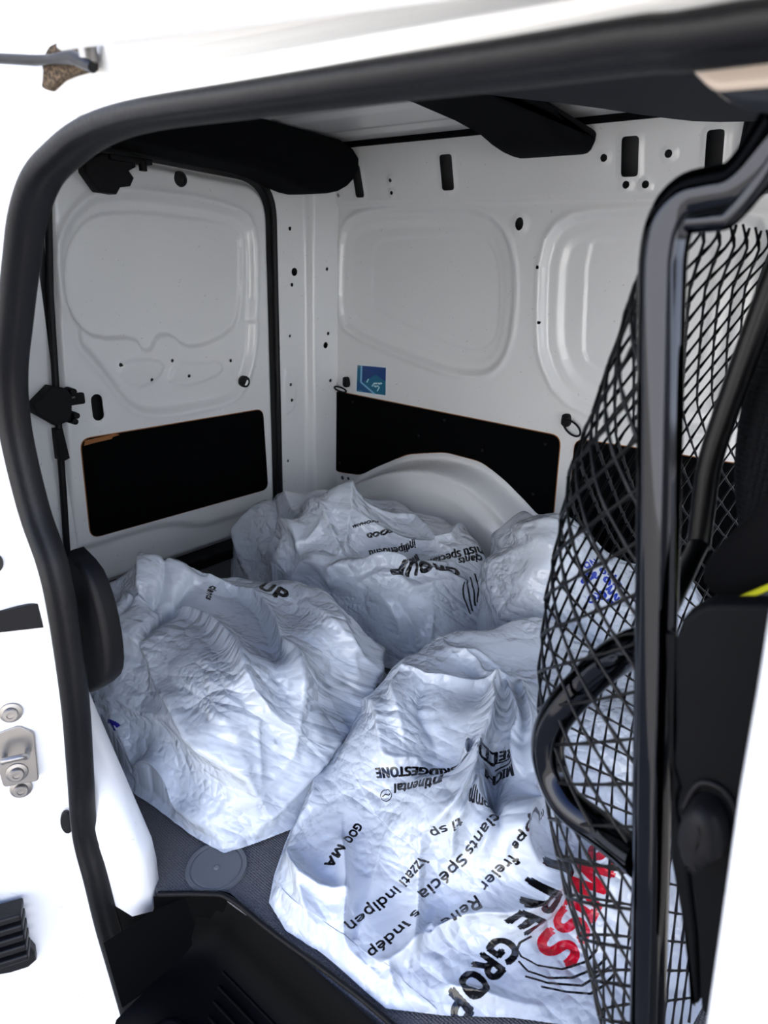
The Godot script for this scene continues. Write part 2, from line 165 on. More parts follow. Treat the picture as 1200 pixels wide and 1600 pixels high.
func make_camera_and_light() -> void:
	var cam := Camera3D.new()
	cam.name = "camera"
	cam.keep_aspect = Camera3D.KEEP_HEIGHT
	cam.fov = rad_to_deg(2.0 * atan(800.0 / 1050.0))
	cam.near = 0.02
	cam.far = 200.0
	cam.position = Vector3(0, 0.95, 0)
	cam.rotation_degrees = Vector3(-20.5, 38.7, 1.95)
	var lens := CameraAttributesPhysical.new()
	lens.frustum_focal_length = 12.0 / (800.0 / 1050.0)
	lens.frustum_focus_distance = 1.35
	lens.frustum_near = 0.02
	lens.frustum_far = 200.0
	lens.exposure_aperture = 4.4
	cam.attributes = lens
	add_child(cam)
	cam.current = true
	var sky_mat := ProceduralSkyMaterial.new()
	sky_mat.sky_top_color = Color(0.26, 0.35, 0.55)
	sky_mat.sky_horizon_color = Color(0.93, 0.96, 1.0)
	sky_mat.sky_curve = 0.32
	sky_mat.ground_bottom_color = Color(0.45, 0.45, 0.45)
	sky_mat.ground_horizon_color = Color(0.7, 0.7, 0.7)
	sky_mat.sky_energy_multiplier = 1.3
	var sky := Sky.new()
	sky.sky_material = sky_mat
	var env := Environment.new()
	env.background_mode = Environment.BG_SKY
	env.sky = sky
	env.tonemap_mode = Environment.TONE_MAPPER_LINEAR
	env.tonemap_exposure = 3.45
	env.sdfgi_enabled = true
	env.ssao_enabled = true
	env.ssil_enabled = true
	var we := WorldEnvironment.new()
	we.name = "world_environment"
	we.environment = env
	add_child(we)
	var sun := DirectionalLight3D.new()
	sun.name = "sun"
	sun.light_color = Color(1.0, 0.97, 0.92)
	sun.light_energy = 2.4
	sun.light_angular_distance = 0.6
	sun.shadow_enabled = true
	add_child(sun)
	sun.look_at_from_position(Vector3(1.8, 5.2, -4.4), Vector3.ZERO)

# ------------------------------------------------------------------ helpers
func unique(called: String) -> String:
	if not taken.has(called):
		taken[called] = 0
		return called
	taken[called] += 1
	return "%s_%03d" % [called, taken[called]]

func thing(called: String, label: String, category: String, at := Vector3.ZERO, group := "") -> Node3D:
	var o := Node3D.new()
	o.name = unique(called)
	o.position = at
	add_child(o)
	tag(o, label, category, group)
	return o

func tag(o: Node3D, label: String, category: String, group := "") -> Node3D:
	o.set_meta("label", label)
	o.set_meta("category", category)
	if group:
		o.set_meta("group", group)
	return o

func obj(called: String, mesh: Mesh, mat: Material, parent: Node3D = null) -> MeshInstance3D:
	var o := MeshInstance3D.new()
	o.name = unique(called) if parent == null else called
	o.mesh = mesh
	o.material_override = mat
	o.cast_shadow = GeometryInstance3D.SHADOW_CASTING_SETTING_ON
	if parent == null:
		add_child(o)
	else:
		parent.add_child(o, true)
	return o

func struct(called: String, label: String, mesh: Mesh, mat: Material) -> MeshInstance3D:
	var o := obj(called, mesh, mat)
	o.set_meta("kind", "structure")
	o.set_meta("label", label)
	return o

func frame(called: String, label: String) -> Node3D:
	var o := Node3D.new()
	o.name = unique(called)
	add_child(o)
	o.set_meta("kind", "structure")
	o.set_meta("label", label)
	return o

func array_mesh(v: PackedVector3Array, n: PackedVector3Array, idx: PackedInt32Array, uv := PackedVector2Array()) -> ArrayMesh:
	var a := []
	a.resize(Mesh.ARRAY_MAX)
	a[Mesh.ARRAY_VERTEX] = v
	a[Mesh.ARRAY_NORMAL] = n
	a[Mesh.ARRAY_INDEX] = idx
	if uv.size() == v.size():
		a[Mesh.ARRAY_TEX_UV] = uv
	var m := ArrayMesh.new()
	m.add_surface_from_arrays(Mesh.PRIMITIVE_TRIANGLES, a)
	return m

# A tube of varying radius along a path; caps close it unless the path is a loop.
func tube(path: Array, radius, seg := 12, loop := false, squash := Vector2.ONE) -> ArrayMesh:
	var v := PackedVector3Array()
	var n := PackedVector3Array()
	var idx := PackedInt32Array()
	var count := path.size()
	var side := Vector3.ZERO
	for i in count:
		var before: Vector3 = path[(i - 1 + count) % count] if loop or i > 0 else path[0]
		var after: Vector3 = path[(i + 1) % count] if loop or i < count - 1 else path[count - 1]
		var along := (after - before).normalized()
		if i == 0:
			side = along.cross(Vector3.UP if absf(along.y) < 0.9 else Vector3.RIGHT).normalized()
		side = (side - along * side.dot(along)).normalized()
		var other := along.cross(side)
		var r: float = radius[i] if radius is Array or radius is PackedFloat32Array else radius
		for k in seg:
			var t := TAU * k / seg
			var d := side * cos(t) * squash.x + other * sin(t) * squash.y
			v.append(path[i] + d * r)
			n.append(d.normalized())
	var rings := count if loop else count - 1
	for i in rings:
		for k in seg:
			var a := i * seg + k
			var b := i * seg + (k + 1) % seg
			var c := ((i + 1) % count) * seg + k
			var e := ((i + 1) % count) * seg + (k + 1) % seg
			idx.append_array([a, c, b, b, c, e])
	if not loop:
		for last in [0, count - 1]:
			var c0 := v.size()
			var out: Vector3 = (path[0] - path[1]).normalized() if last == 0 else (path[count - 1] - path[count - 2]).normalized()
			v.append(path[last])
			n.append(out)
			for k in seg:
				v.append(v[last * seg + k])
				n.append(out)
			for k in seg:
				if last == 0:
					idx.append_array([c0, c0 + 1 + k, c0 + 1 + (k + 1) % seg])
				else:
					idx.append_array([c0, c0 + 1 + (k + 1) % seg, c0 + 1 + k])
	return array_mesh(v, n, idx)

func smooth_path(points: Array, steps := 6, loop := false) -> Array:
	var out := []
	var n := points.size()
	var spans := n if loop else n - 1
	for i in spans:
		var p0 = points[(i - 1 + n) % n] if loop or i > 0 else points[0]
		var p1 = points[i]
		var p2 = points[(i + 1) % n]
		var p3 = points[(i + 2) % n] if loop or i < n - 2 else points[n - 1]
		for k in steps:
			out.append(p1.cubic_interpolate(p2, p0, p3, float(k) / steps))
	if not loop:
		out.append(points[n - 1])
	return out

# Sweeps an open or closed profile, given per path point as Vector3 rows, into a smooth sheet.
func sheet(rows: Array, flip := false, closed := false) -> ArrayMesh:
	var st := SurfaceTool.new()
	st.begin(Mesh.PRIMITIVE_TRIANGLES)
	st.set_smooth_group(0)
	var w: int = rows[0].size()
	for r in rows:
		for p in r:
			st.add_vertex(p)
	for i in rows.size() - 1:
		for k in (w if closed else w - 1):
			var a := i * w + k
			var b := i * w + (k + 1) % w
			var c := (i + 1) * w + k
			var d := (i + 1) * w + (k + 1) % w
			for q in ([a, c, b, b, c, d] if flip else [a, b, c, b, d, c]):
				st.add_index(q)
	st.generate_normals()
	return st.commit()

# Flat-faced sheet: every profile segment keeps its own crisp edge.
func crisp_sheet(rows: Array, flip := false) -> ArrayMesh:
	var st := SurfaceTool.new()
	st.begin(Mesh.PRIMITIVE_TRIANGLES)
	var w: int = rows[0].size()
	for k in w - 1:
		st.set_smooth_group(k + 1)
		for i in rows.size() - 1:
			var a: Vector3 = rows[i][k]
			var b: Vector3 = rows[i][k + 1]
			var c: Vector3 = rows[i + 1][k]
			var d: Vector3 = rows[i + 1][k + 1]
			for q in ([a, c, b, b, c, d] if flip else [a, b, c, b, d, c]):
				st.add_vertex(q)
	st.generate_normals()
	return st.commit()

func sd_poly(p: Vector2, poly: PackedVector2Array) -> float:
	var d := INF
	var s := 1.0
	var n := poly.size()
	var j := n - 1
	for i in n:
		var vi := poly[i]
		var e := poly[j] - vi
		var w := p - vi
		var b := w - e * clampf(w.dot(e) / maxf(e.length_squared(), 1e-12), 0.0, 1.0)
		d = minf(d, b.length_squared())
		var c1 := p.y >= vi.y
		var c2 := p.y < poly[j].y
		var c3 := e.x * w.y > e.y * w.x
		if (c1 and c2 and c3) or (not c1 and not c2 and not c3):
			s = -s
		j = i
	return s * sqrt(d)

func sd_round_box(p: Vector2, c: Vector2, half: Vector2, r: float) -> float:
	var q := (p - c).abs() - half + Vector2(r, r)
	return Vector2(maxf(q.x, 0), maxf(q.y, 0)).length() + minf(maxf(q.x, q.y), 0.0) - r

func soften(poly: Array, times := 2) -> PackedVector2Array:
	var a := PackedVector2Array(poly)
	for t in times:
		var b := PackedVector2Array()
		for i in a.size():
			var p := a[i]
			var q := a[(i + 1) % a.size()]
			b.append(p.lerp(q, 0.25))
			b.append(p.lerp(q, 0.75))
		a = b
	return a

# Rounds every corner of a polygon with an arc-like cut of about r.
func round_corners(poly: Array, r: float, steps := 5) -> PackedVector2Array:
	var out := PackedVector2Array()
	var n := poly.size()
	for i in n:
		var p: Vector2 = poly[i]
		var a: Vector2 = poly[(i - 1 + n) % n]
		var b: Vector2 = poly[(i + 1) % n]
		var ra := minf(r, p.distance_to(a) * 0.45)
		var rb := minf(r, p.distance_to(b) * 0.45)
		var pa := p + (a - p).normalized() * ra
		var pb := p + (b - p).normalized() * rb
		for k in steps + 1:
			var t := float(k) / steps
			out.append(pa.lerp(p, t).lerp(p.lerp(pb, t), t))
	return out

# Prism over a polygon in the (u, v) plane. place(u, v, w) turns it into the world; w runs from w0 to w1, the face at w1 has a rounded rim of size bevel.
func prism(poly: PackedVector2Array, w0: float, w1: float, place: Callable, bevel := 0.002, steps := 3) -> ArrayMesh:
	var st := SurfaceTool.new()
	st.begin(Mesh.PRIMITIVE_TRIANGLES)
	var p := poly
	if Geometry2D.is_polygon_clockwise(p):
		p.reverse()
	var toward := signf(w1 - w0)
	var rings := [[p, w0], [p, w1 - toward * bevel]]
	for k in range(1, steps + 1):
		var t := float(k) / steps * PI / 2
		var inset := bevel * (1.0 - cos(t))
		var q := PackedVector2Array()
		var n := p.size()
		for i in n:
			var e1 := (p[i] - p[(i - 1 + n) % n]).normalized()
			var e2 := (p[(i + 1) % n] - p[i]).normalized()
			var inward := (Vector2(-e1.y, e1.x) + Vector2(-e2.y, e2.x))
			inward = inward.normalized() / maxf(0.5, cos(e1.angle_to(e2) / 2.0))
			q.append(p[i] + inward * inset)
		rings.append([q, w1 - toward * bevel * (1.0 - sin(t))])
	var z := p.size()
	var o: Vector3 = place.call(0.0, 0.0, 0.0)
	var handed: bool = (place.call(1.0, 0.0, 0.0) - o).cross(place.call(0.0, 1.0, 0.0) - o).dot(place.call(0.0, 0.0, toward) - o) > 0
	st.set_smooth_group(0)
	for r in rings.size() - 1:
		for i in z:
			var a: Vector3 = place.call(rings[r][0][i].x, rings[r][0][i].y, rings[r][1])
			var b: Vector3 = place.call(rings[r][0][(i + 1) % z].x, rings[r][0][(i + 1) % z].y, rings[r][1])
			var c: Vector3 = place.call(rings[r + 1][0][i].x, rings[r + 1][0][i].y, rings[r + 1][1])
			var d: Vector3 = place.call(rings[r + 1][0][(i + 1) % z].x, rings[r + 1][0][(i + 1) % z].y, rings[r + 1][1])
			for q in ([a, c, b, b, c, d] if handed else [a, b, c, b, d, c]):
				st.add_vertex(q)
	for cap in [0, rings.size() - 1]:
		st.set_smooth_group(-1)
		var ring: PackedVector2Array = rings[cap][0]
		var tri := Geometry2D.triangulate_polygon(ring)
		if tri.is_empty():
			tri = Geometry2D.triangulate_polygon(rings[0][0])
		var same := not Geometry2D.is_polygon_clockwise(ring)
		for k in range(0, tri.size(), 3):
			var t := [tri[k], tri[k + 1], tri[k + 2]]
			var area := (ring[t[1]] - ring[t[0]]).cross(ring[t[2]] - ring[t[0]])
			var front := (area > 0) == (handed if cap else not handed)
			for q in ([t[0], t[2], t[1]] if front else t):
				st.add_vertex(place.call(ring[q].x, ring[q].y, rings[cap][1]))
	st.generate_normals()
	return st.commit()

func xy(z_sign := 1.0) -> Callable:      # prism lying against a side wall: (u, v, w) = (x, y, z)
	return func(u: float, v: float, w: float) -> Vector3: return Vector3(u, v, w * z_sign)

func zy() -> Callable:                   # prism lying against the rear: (u, v, w) = (z, y, x)
	return func(u: float, v: float, w: float) -> Vector3: return Vector3(w, v, u)

func xz() -> Callable:                   # prism lying on the floor: (u, v, w) = (x, z, y)
	return func(u: float, v: float, w: float) -> Vector3: return Vector3(u, w, v)

func disc(r: float, n := 24, c := Vector2.ZERO, sx := 1.0) -> PackedVector2Array:
	var out := PackedVector2Array()
	for k in n:
		out.append(c + Vector2(cos(TAU * k / n) * r * sx, sin(TAU * k / n) * r))
	return out

func rect(a: Vector2, b: Vector2, r := 0.0) -> PackedVector2Array:
	var p := [a, Vector2(b.x, a.y), b, Vector2(a.x, b.y)]
	return round_corners(p, r) if r > 0 else PackedVector2Array(p)

func lathe(profile: Array, axis: Basis, at: Vector3, seg := 20) -> ArrayMesh:   # profile: (radius, height) along axis.y
	var rows := []
	for p in profile:
		var row := []
		for k in seg:
			var t := TAU * k / seg
			row.append(at + axis * Vector3(cos(t) * p.x, p.y, sin(t) * p.x))
		rows.append(row)
	var st := SurfaceTool.new()
	st.begin(Mesh.PRIMITIVE_TRIANGLES)
	for i in rows.size() - 1:
		st.set_smooth_group(i + 1)
		for k in seg:
			var a: Vector3 = rows[i][k]
			var b: Vector3 = rows[i][(k + 1) % seg]
			var c: Vector3 = rows[i + 1][k]
			var d: Vector3 = rows[i + 1][(k + 1) % seg]
			for q in [a, c, b, b, c, d]:
				st.add_vertex(q)
	st.generate_normals()
	return st.commit()

# Axis whose y points along n.
func facing(n: Vector3) -> Basis:
	var y := n.normalized()
	var x := y.cross(Vector3.UP if absf(y.y) < 0.9 else Vector3.RIGHT).normalized()
	return Basis(x, y, x.cross(y))

func box_mesh(a: Vector3, b: Vector3, bevel := 0.004) -> ArrayMesh:
	var lo := Vector3(minf(a.x, b.x), minf(a.y, b.y), minf(a.z, b.z))
	var hi := Vector3(maxf(a.x, b.x), maxf(a.y, b.y), maxf(a.z, b.z))
	return prism(rect(Vector2(lo.x, lo.y), Vector2(hi.x, hi.y), bevel), lo.z, hi.z, xy(), minf(bevel, (hi.z - lo.z) * 0.4))

# A pressed sheet-metal panel on a grid in (u, v): depth(p) is its relief, cut(p) < 0 is a hole. at(u, v, d) gives the place.
func pressed(u0: float, u1: float, v0: float, v1: float, step: float, at: Callable, depth: Callable, cut: Callable, flip := false) -> ArrayMesh:
	var nu := int(ceil(absf(u1 - u0) / step))
	var nv := int(ceil(absf(v1 - v0) / step))
	var v := PackedVector3Array()
	var s := PackedFloat32Array()
	for j in nv + 1:
		for i in nu + 1:
			var p := Vector2(lerpf(u0, u1, float(i) / nu), lerpf(v0, v1, float(j) / nv))
			v.append(at.call(p.x, p.y, depth.call(p)))
			s.append(cut.call(p))
	var n := PackedVector3Array()
	var w := nu + 1
	for j in nv + 1:
		for i in w:
			var du := v[j * w + mini(i + 1, nu)] - v[j * w + maxi(i - 1, 0)]
			var dv := v[mini(j + 1, nv) * w + i] - v[maxi(j - 1, 0) * w + i]
			n.append((dv.cross(du) if flip else du.cross(dv)).normalized())
	var idx := PackedInt32Array()
	for j in nv:
		for i in nu:
			var a := j * w + i
			for tri in [[a, a + w, a + 1], [a + 1, a + w, a + w + 1]]:
				var t: Array = tri if not flip else [tri[0], tri[2], tri[1]]
				var inside := 0
				for q in t:
					if s[q] >= 0:
						inside += 1
				if inside == 3:
					idx.append_array(t)
				elif inside > 0:
					var fan := []
					for k in 3:
						var p: int = t[k]
						var q: int = t[(k + 1) % 3]
						if s[p] >= 0:
							fan.append(p)
						if (s[p] >= 0) != (s[q] >= 0):
							var f := s[p] / (s[p] - s[q])
							fan.append(v.size())
							v.append(v[p].lerp(v[q], f))
							n.append(n[p].lerp(n[q], f).normalized())
					for k in range(1, fan.size() - 1):
						idx.append_array([fan[0], fan[k], fan[k + 1]])
	return array_mesh(v, n, idx)

func blend(t: float) -> float:
	t = clampf(t, 0.0, 1.0)
	return t * t * (3.0 - 2.0 * t)

# ------------------------------------------------------------------ materials
func plain(color: Color, rough: float, spec := 0.5, metal := 0.0) -> StandardMaterial3D:
	var m := StandardMaterial3D.new()
	m.albedo_color = color
	m.roughness = rough
	m.metallic = metal
	m.metallic_specular = spec
	return m

func triplanar(m: StandardMaterial3D, scale: float) -> void:
	m.uv1_triplanar = true
	m.uv1_world_triplanar = true
	m.uv1_scale = Vector3.ONE * scale

# White paint with the small dark knocks and rubbed marks of a working van.
func scuffed(base: Color, marks: int, side: int, strength: float, sow: int) -> ImageTexture:
	var im := Image.create(side, side, false, Image.FORMAT_RGB8)
	im.fill(base)
	var rng := RandomNumberGenerator.new()
	rng.seed = sow
	for k in marks:
		var p := Vector2(rng.randf() * side, rng.randf() * side)
		var a := rng.randf_range(-0.5, 0.5) + (PI / 2 if rng.randf() < 0.25 else 0.0)
		var dark := rng.randf_range(0.2, 1.0) * strength
		for s in int(rng.randf_range(1, 9) * rng.randf()):
			a += rng.randf_range(-0.3, 0.3)
			p += Vector2(cos(a), sin(a))
			var x := posmod(int(p.x), side)
			var y := posmod(int(p.y), side)
			im.set_pixel(x, y, im.get_pixel(x, y).lerp(Color(0.25, 0.24, 0.22), dark))
	return ImageTexture.create_from_image(im)

func noise_normal(kind: int, freq: float, strength: float, side := 512, octaves := 3, sow := 3) -> NoiseTexture2D:
	var f := FastNoiseLite.new()
	f.noise_type = kind
	f.frequency = freq
	f.fractal_octaves = octaves
	f.seed = sow
	var t := NoiseTexture2D.new()
	t.width = side
	t.height = side
	t.seamless = true
	t.noise = f
	t.as_normal_map = true
	t.bump_strength = strength
	return t

func speckle(a: Color, b: Color, freq: float, side := 512, sow := 5) -> NoiseTexture2D:
	var f := FastNoiseLite.new()
	f.noise_type = FastNoiseLite.TYPE_SIMPLEX
	f.frequency = freq
	f.fractal_octaves = 4
	f.seed = sow
	var g := Gradient.new()
	g.set_color(0, a)
	g.set_color(1, b)
	var t := NoiseTexture2D.new()
	t.width = side
	t.height = side
	t.seamless = true
	t.noise = f
	t.color_ramp = g
	return t

func woven(cells: int, px: int, lift: float) -> ImageTexture:    # basket weave as a normal map
	var side := cells * px
	var im := Image.create(side, side, false, Image.FORMAT_RGB8)
	for y in side:
		for x in side:
			var u := float(x % px) / px
			var v := float(y % px) / px
			var over := ((x / px) + (y / px)) % 2 == 0
			var h := sin(PI * u) * (0.5 + 0.5 * sin(PI * v)) if over else sin(PI * v) * (0.5 + 0.5 * sin(PI * u))
			im.set_pixel(x, y, Color(h, h, h))
	im.bump_map_to_normal_map(lift)
	return ImageTexture.create_from_image(im)

func make_materials() -> void:
	var names := SystemFont.new()
	names.font_names = PackedStringArray(["Droid Sans"])
	font = names
	M.crinkle = crinkle_map(1024)
	M.white = plain(Color(1, 1, 1), 0.28)
	M.white.albedo_texture = scuffed(Color(0.90, 0.905, 0.905), 420, 1024, 0.55, 4)
	triplanar(M.white, 0.9)
	M.white.clearcoat_enabled = true
	M.white.clearcoat = 0.5
	M.white.clearcoat_roughness = 0.08
	M.body = M.white     # one paint inside and out
	M.rubber = plain(Color(0.075, 0.075, 0.082), 0.45, 0.35)
	M.rubber.normal_enabled = true
	M.rubber.normal_texture = noise_normal(FastNoiseLite.TYPE_SIMPLEX, 0.08, 0.35, 512, 3, 21)
	triplanar(M.rubber, 3.0)
	M.plastic = plain(Color(0.06, 0.06, 0.068), 0.55, 0.3)
	M.plastic.normal_enabled = true
	M.plastic.normal_texture = noise_normal(FastNoiseLite.TYPE_SIMPLEX, 0.14, 0.5, 512, 2, 8)
	triplanar(M.plastic, 12.0)
	M.felt = plain(Color(0.04, 0.045, 0.055), 0.95, 0.2)
	M.board = plain(Color(0.03, 0.034, 0.042), 0.85, 0.12)
	M.board.albedo_texture = speckle(Color(0.8, 0.8, 0.8), Color(1.0, 1.0, 1.0), 0.03, 512, 2)
	triplanar(M.board, 2.0)
	M.fibre = plain(Color(0.62, 0.42, 0.27), 0.9, 0.2)
	M.gloss = plain(Color(0.20, 0.205, 0.22), 0.07, 0.5, 1.0)
	M.wire = plain(Color(0.025, 0.025, 0.028), 0.35, 0.35)
	M.primer = plain(Color(0.38, 0.39, 0.40), 0.7, 0.3)
	M.steel = plain(Color(0.58, 0.57, 0.56), 0.35, 0.5, 0.9)
	M.floor = plain(Color(1, 1, 1), 0.7, 0.35)
	M.floor.albedo_texture = speckle(Color(0.32, 0.32, 0.325), Color(0.48, 0.48, 0.485), 0.05, 512, 12)
	M.floor.normal_enabled = true
	M.floor.normal_texture = woven(16, 16, 7.0)
	M.floor.normal_scale = 1.0
	triplanar(M.floor, 16.0)
	M.tray = plain(Color(0.02, 0.022, 0.026), 0.6, 0.16)
	M.grime = plain(Color(1, 1, 1), 0.8, 0.3)
	M.grime.albedo_texture = speckle(Color(0.06, 0.05, 0.04), Color(0.50, 0.42, 0.33), 0.06, 256, 77)
	triplanar(M.grime, 14.0)
	M.cap = plain(Color(0.40, 0.415, 0.42), 0.5, 0.45)
	M.grain = plain(Color(0.04, 0.043, 0.05), 0.6, 0.18)
	M.grain.normal_enabled = true
	M.grain.normal_texture = noise_normal(FastNoiseLite.TYPE_SIMPLEX, 0.12, 0.6, 512, 3, 15)
	triplanar(M.grain, 8.0)
	M.liner = plain(Color(0.16, 0.175, 0.20), 0.85, 0.25)
	M.beige = plain(Color(0.78, 0.72, 0.66), 0.35, 0.5)
	M.fabric = plain(Color(0.09, 0.093, 0.105), 0.9, 0.25)
	M.fabric.normal_enabled = true
	M.fabric.normal_texture = woven(8, 16, 9.0)
	triplanar(M.fabric, 24.0)
	M.cloth = plain(Color(0.06, 0.06, 0.066), 0.95, 0.2)
	M.rib = plain(Color(0.42, 0.43, 0.45), 0.85, 0.3)
	M.rib.normal_enabled = true
	M.rib.normal_texture = woven(8, 16, 9.0)
	triplanar(M.rib, 30.0)
	M.yellow = plain(Color(0.86, 0.85, 0.12), 0.6, 0.4)
	M.render = plain(Color(1, 1, 1), 0.9, 0.3)
	M.render.albedo_texture = speckle(Color(0.78, 0.785, 0.79), Color(0.88, 0.885, 0.89), 0.03, 512, 41)
	triplanar(M.render, 0.5)
	M.ground = plain(Color(1, 1, 1), 0.9, 0.3)
	M.ground.albedo_texture = speckle(Color(0.50, 0.49, 0.475), Color(0.64, 0.63, 0.61), 0.04, 512, 31)
	triplanar(M.ground, 0.4)

# ------------------------------------------------------------------ shell of the van
func make_shell() -> void:
	struct("ground", "pale paving outside the van", box_mesh(Vector3(-25, -0.75, -25), Vector3(25, -0.62, 25)), M.ground)
	struct("wall_yard", "pale rendered yard wall across from the open side door", box_mesh(Vector3(-14, -0.62, 5.0), Vector3(14, 2.6, 5.4)), M.render)
	var plan := PackedVector2Array([Vector2(-1.84, -1.91), Vector2(1.3, -1.91), Vector2(1.3, -0.36), Vector2(-0.05, -0.47), Vector2(-0.355, -0.482), Vector2(-0.672, -0.462), Vector2(-0.745, -0.40), Vector2(-0.86, -0.40), Vector2(-1.84, -0.40)])
	struct("floor", "grey woven-textured cargo floor", prism(plan, -0.03, 0.0, xz(), 0.003), M.floor)
	struct("wall_right", "white inner side of the rear quarter behind the door seal", box_mesh(Vector3(-1.84, -0.05, -0.372), Vector3(-1.0, 1.34, -0.352)), M.white)
	# curved white inner sill between the door seal and the floor
	var rows := []
	for k in 13:
		var t := k / 12.0
		var y := lerpf(0.42, -0.03, t)
		var row := []
		var edge := -0.754 - 0.70 * maxf(0.0, y - 0.072)
		for q in [Vector3(minf(edge, -0.80) - 0.03, y, -0.350), Vector3(edge - 0.016, y, -0.362), Vector3(edge, y, -0.388), Vector3(edge - 0.02, y, -0.415), Vector3(edge - 0.10, y, -0.438), Vector3(-1.3, y, -0.445)]:
			row.append(q)
		rows.append(row)
	struct("wall_sill", "scuffed white inner sill panel beside the door seal", sheet(rows, true), M.body)
	# cab in front of the cargo bay, with open window and windscreen apertures
	struct("wall_front", "scuttle of the cab", box_mesh(Vector3(1.28, -0.3, -1.86), Vector3(1.32, 0.72, -0.30)), M.body)
	var cab := frame("wall_cab", "white cab sides with window openings")
	obj("lower_side", box_mesh(Vector3(-0.21, -0.05, -1.905), Vector3(1.3, 0.66, -1.795)), M.body, cab)
	obj("window_post", box_mesh(Vector3(-0.21, 0.66, -1.905), Vector3(0.50, 1.34, -1.795)), M.body, cab)
	obj("front_post", box_mesh(Vector3(0.85, 0.66, -1.86), Vector3(0.93, 1.30, -1.82)), M.body, cab)
	obj("door_lower", box_mesh(Vector3(0.06, -0.3, -0.33), Vector3(1.3, 0.66, -0.29)), M.body, cab)
	obj("door_front_post", box_mesh(Vector3(0.85, 0.66, -0.33), Vector3(0.93, 1.30, -0.29)), M.body, cab)
	struct("trim_roof_front", "white front edge of the roof", box_mesh(Vector3(0.90, 1.28, -1.90), Vector3(0.95, 1.34, -0.34)), M.body)
	struct("roof", "white van roof", box_mesh(Vector3(-1.84, 1.335, -1.91), Vector3(0.95, 1.38, -0.34)), M.body)

func far_inner() -> PackedVector2Array:
	return soften([Vector2(-1.533, 1.000), Vector2(-1.484, 1.018), Vector2(-1.167, 1.033), Vector2(-1.111, 1.020), Vector2(-1.072, 0.977), Vector2(-1.050, 0.906), Vector2(-1.041, 0.767), Vector2(-1.066, 0.718), Vector2(-1.116, 0.695), Vector2(-1.203, 0.704), Vector2(-1.520, 0.789), Vector2(-1.543, 0.821), Vector2(-1.545, 0.959)], 1)

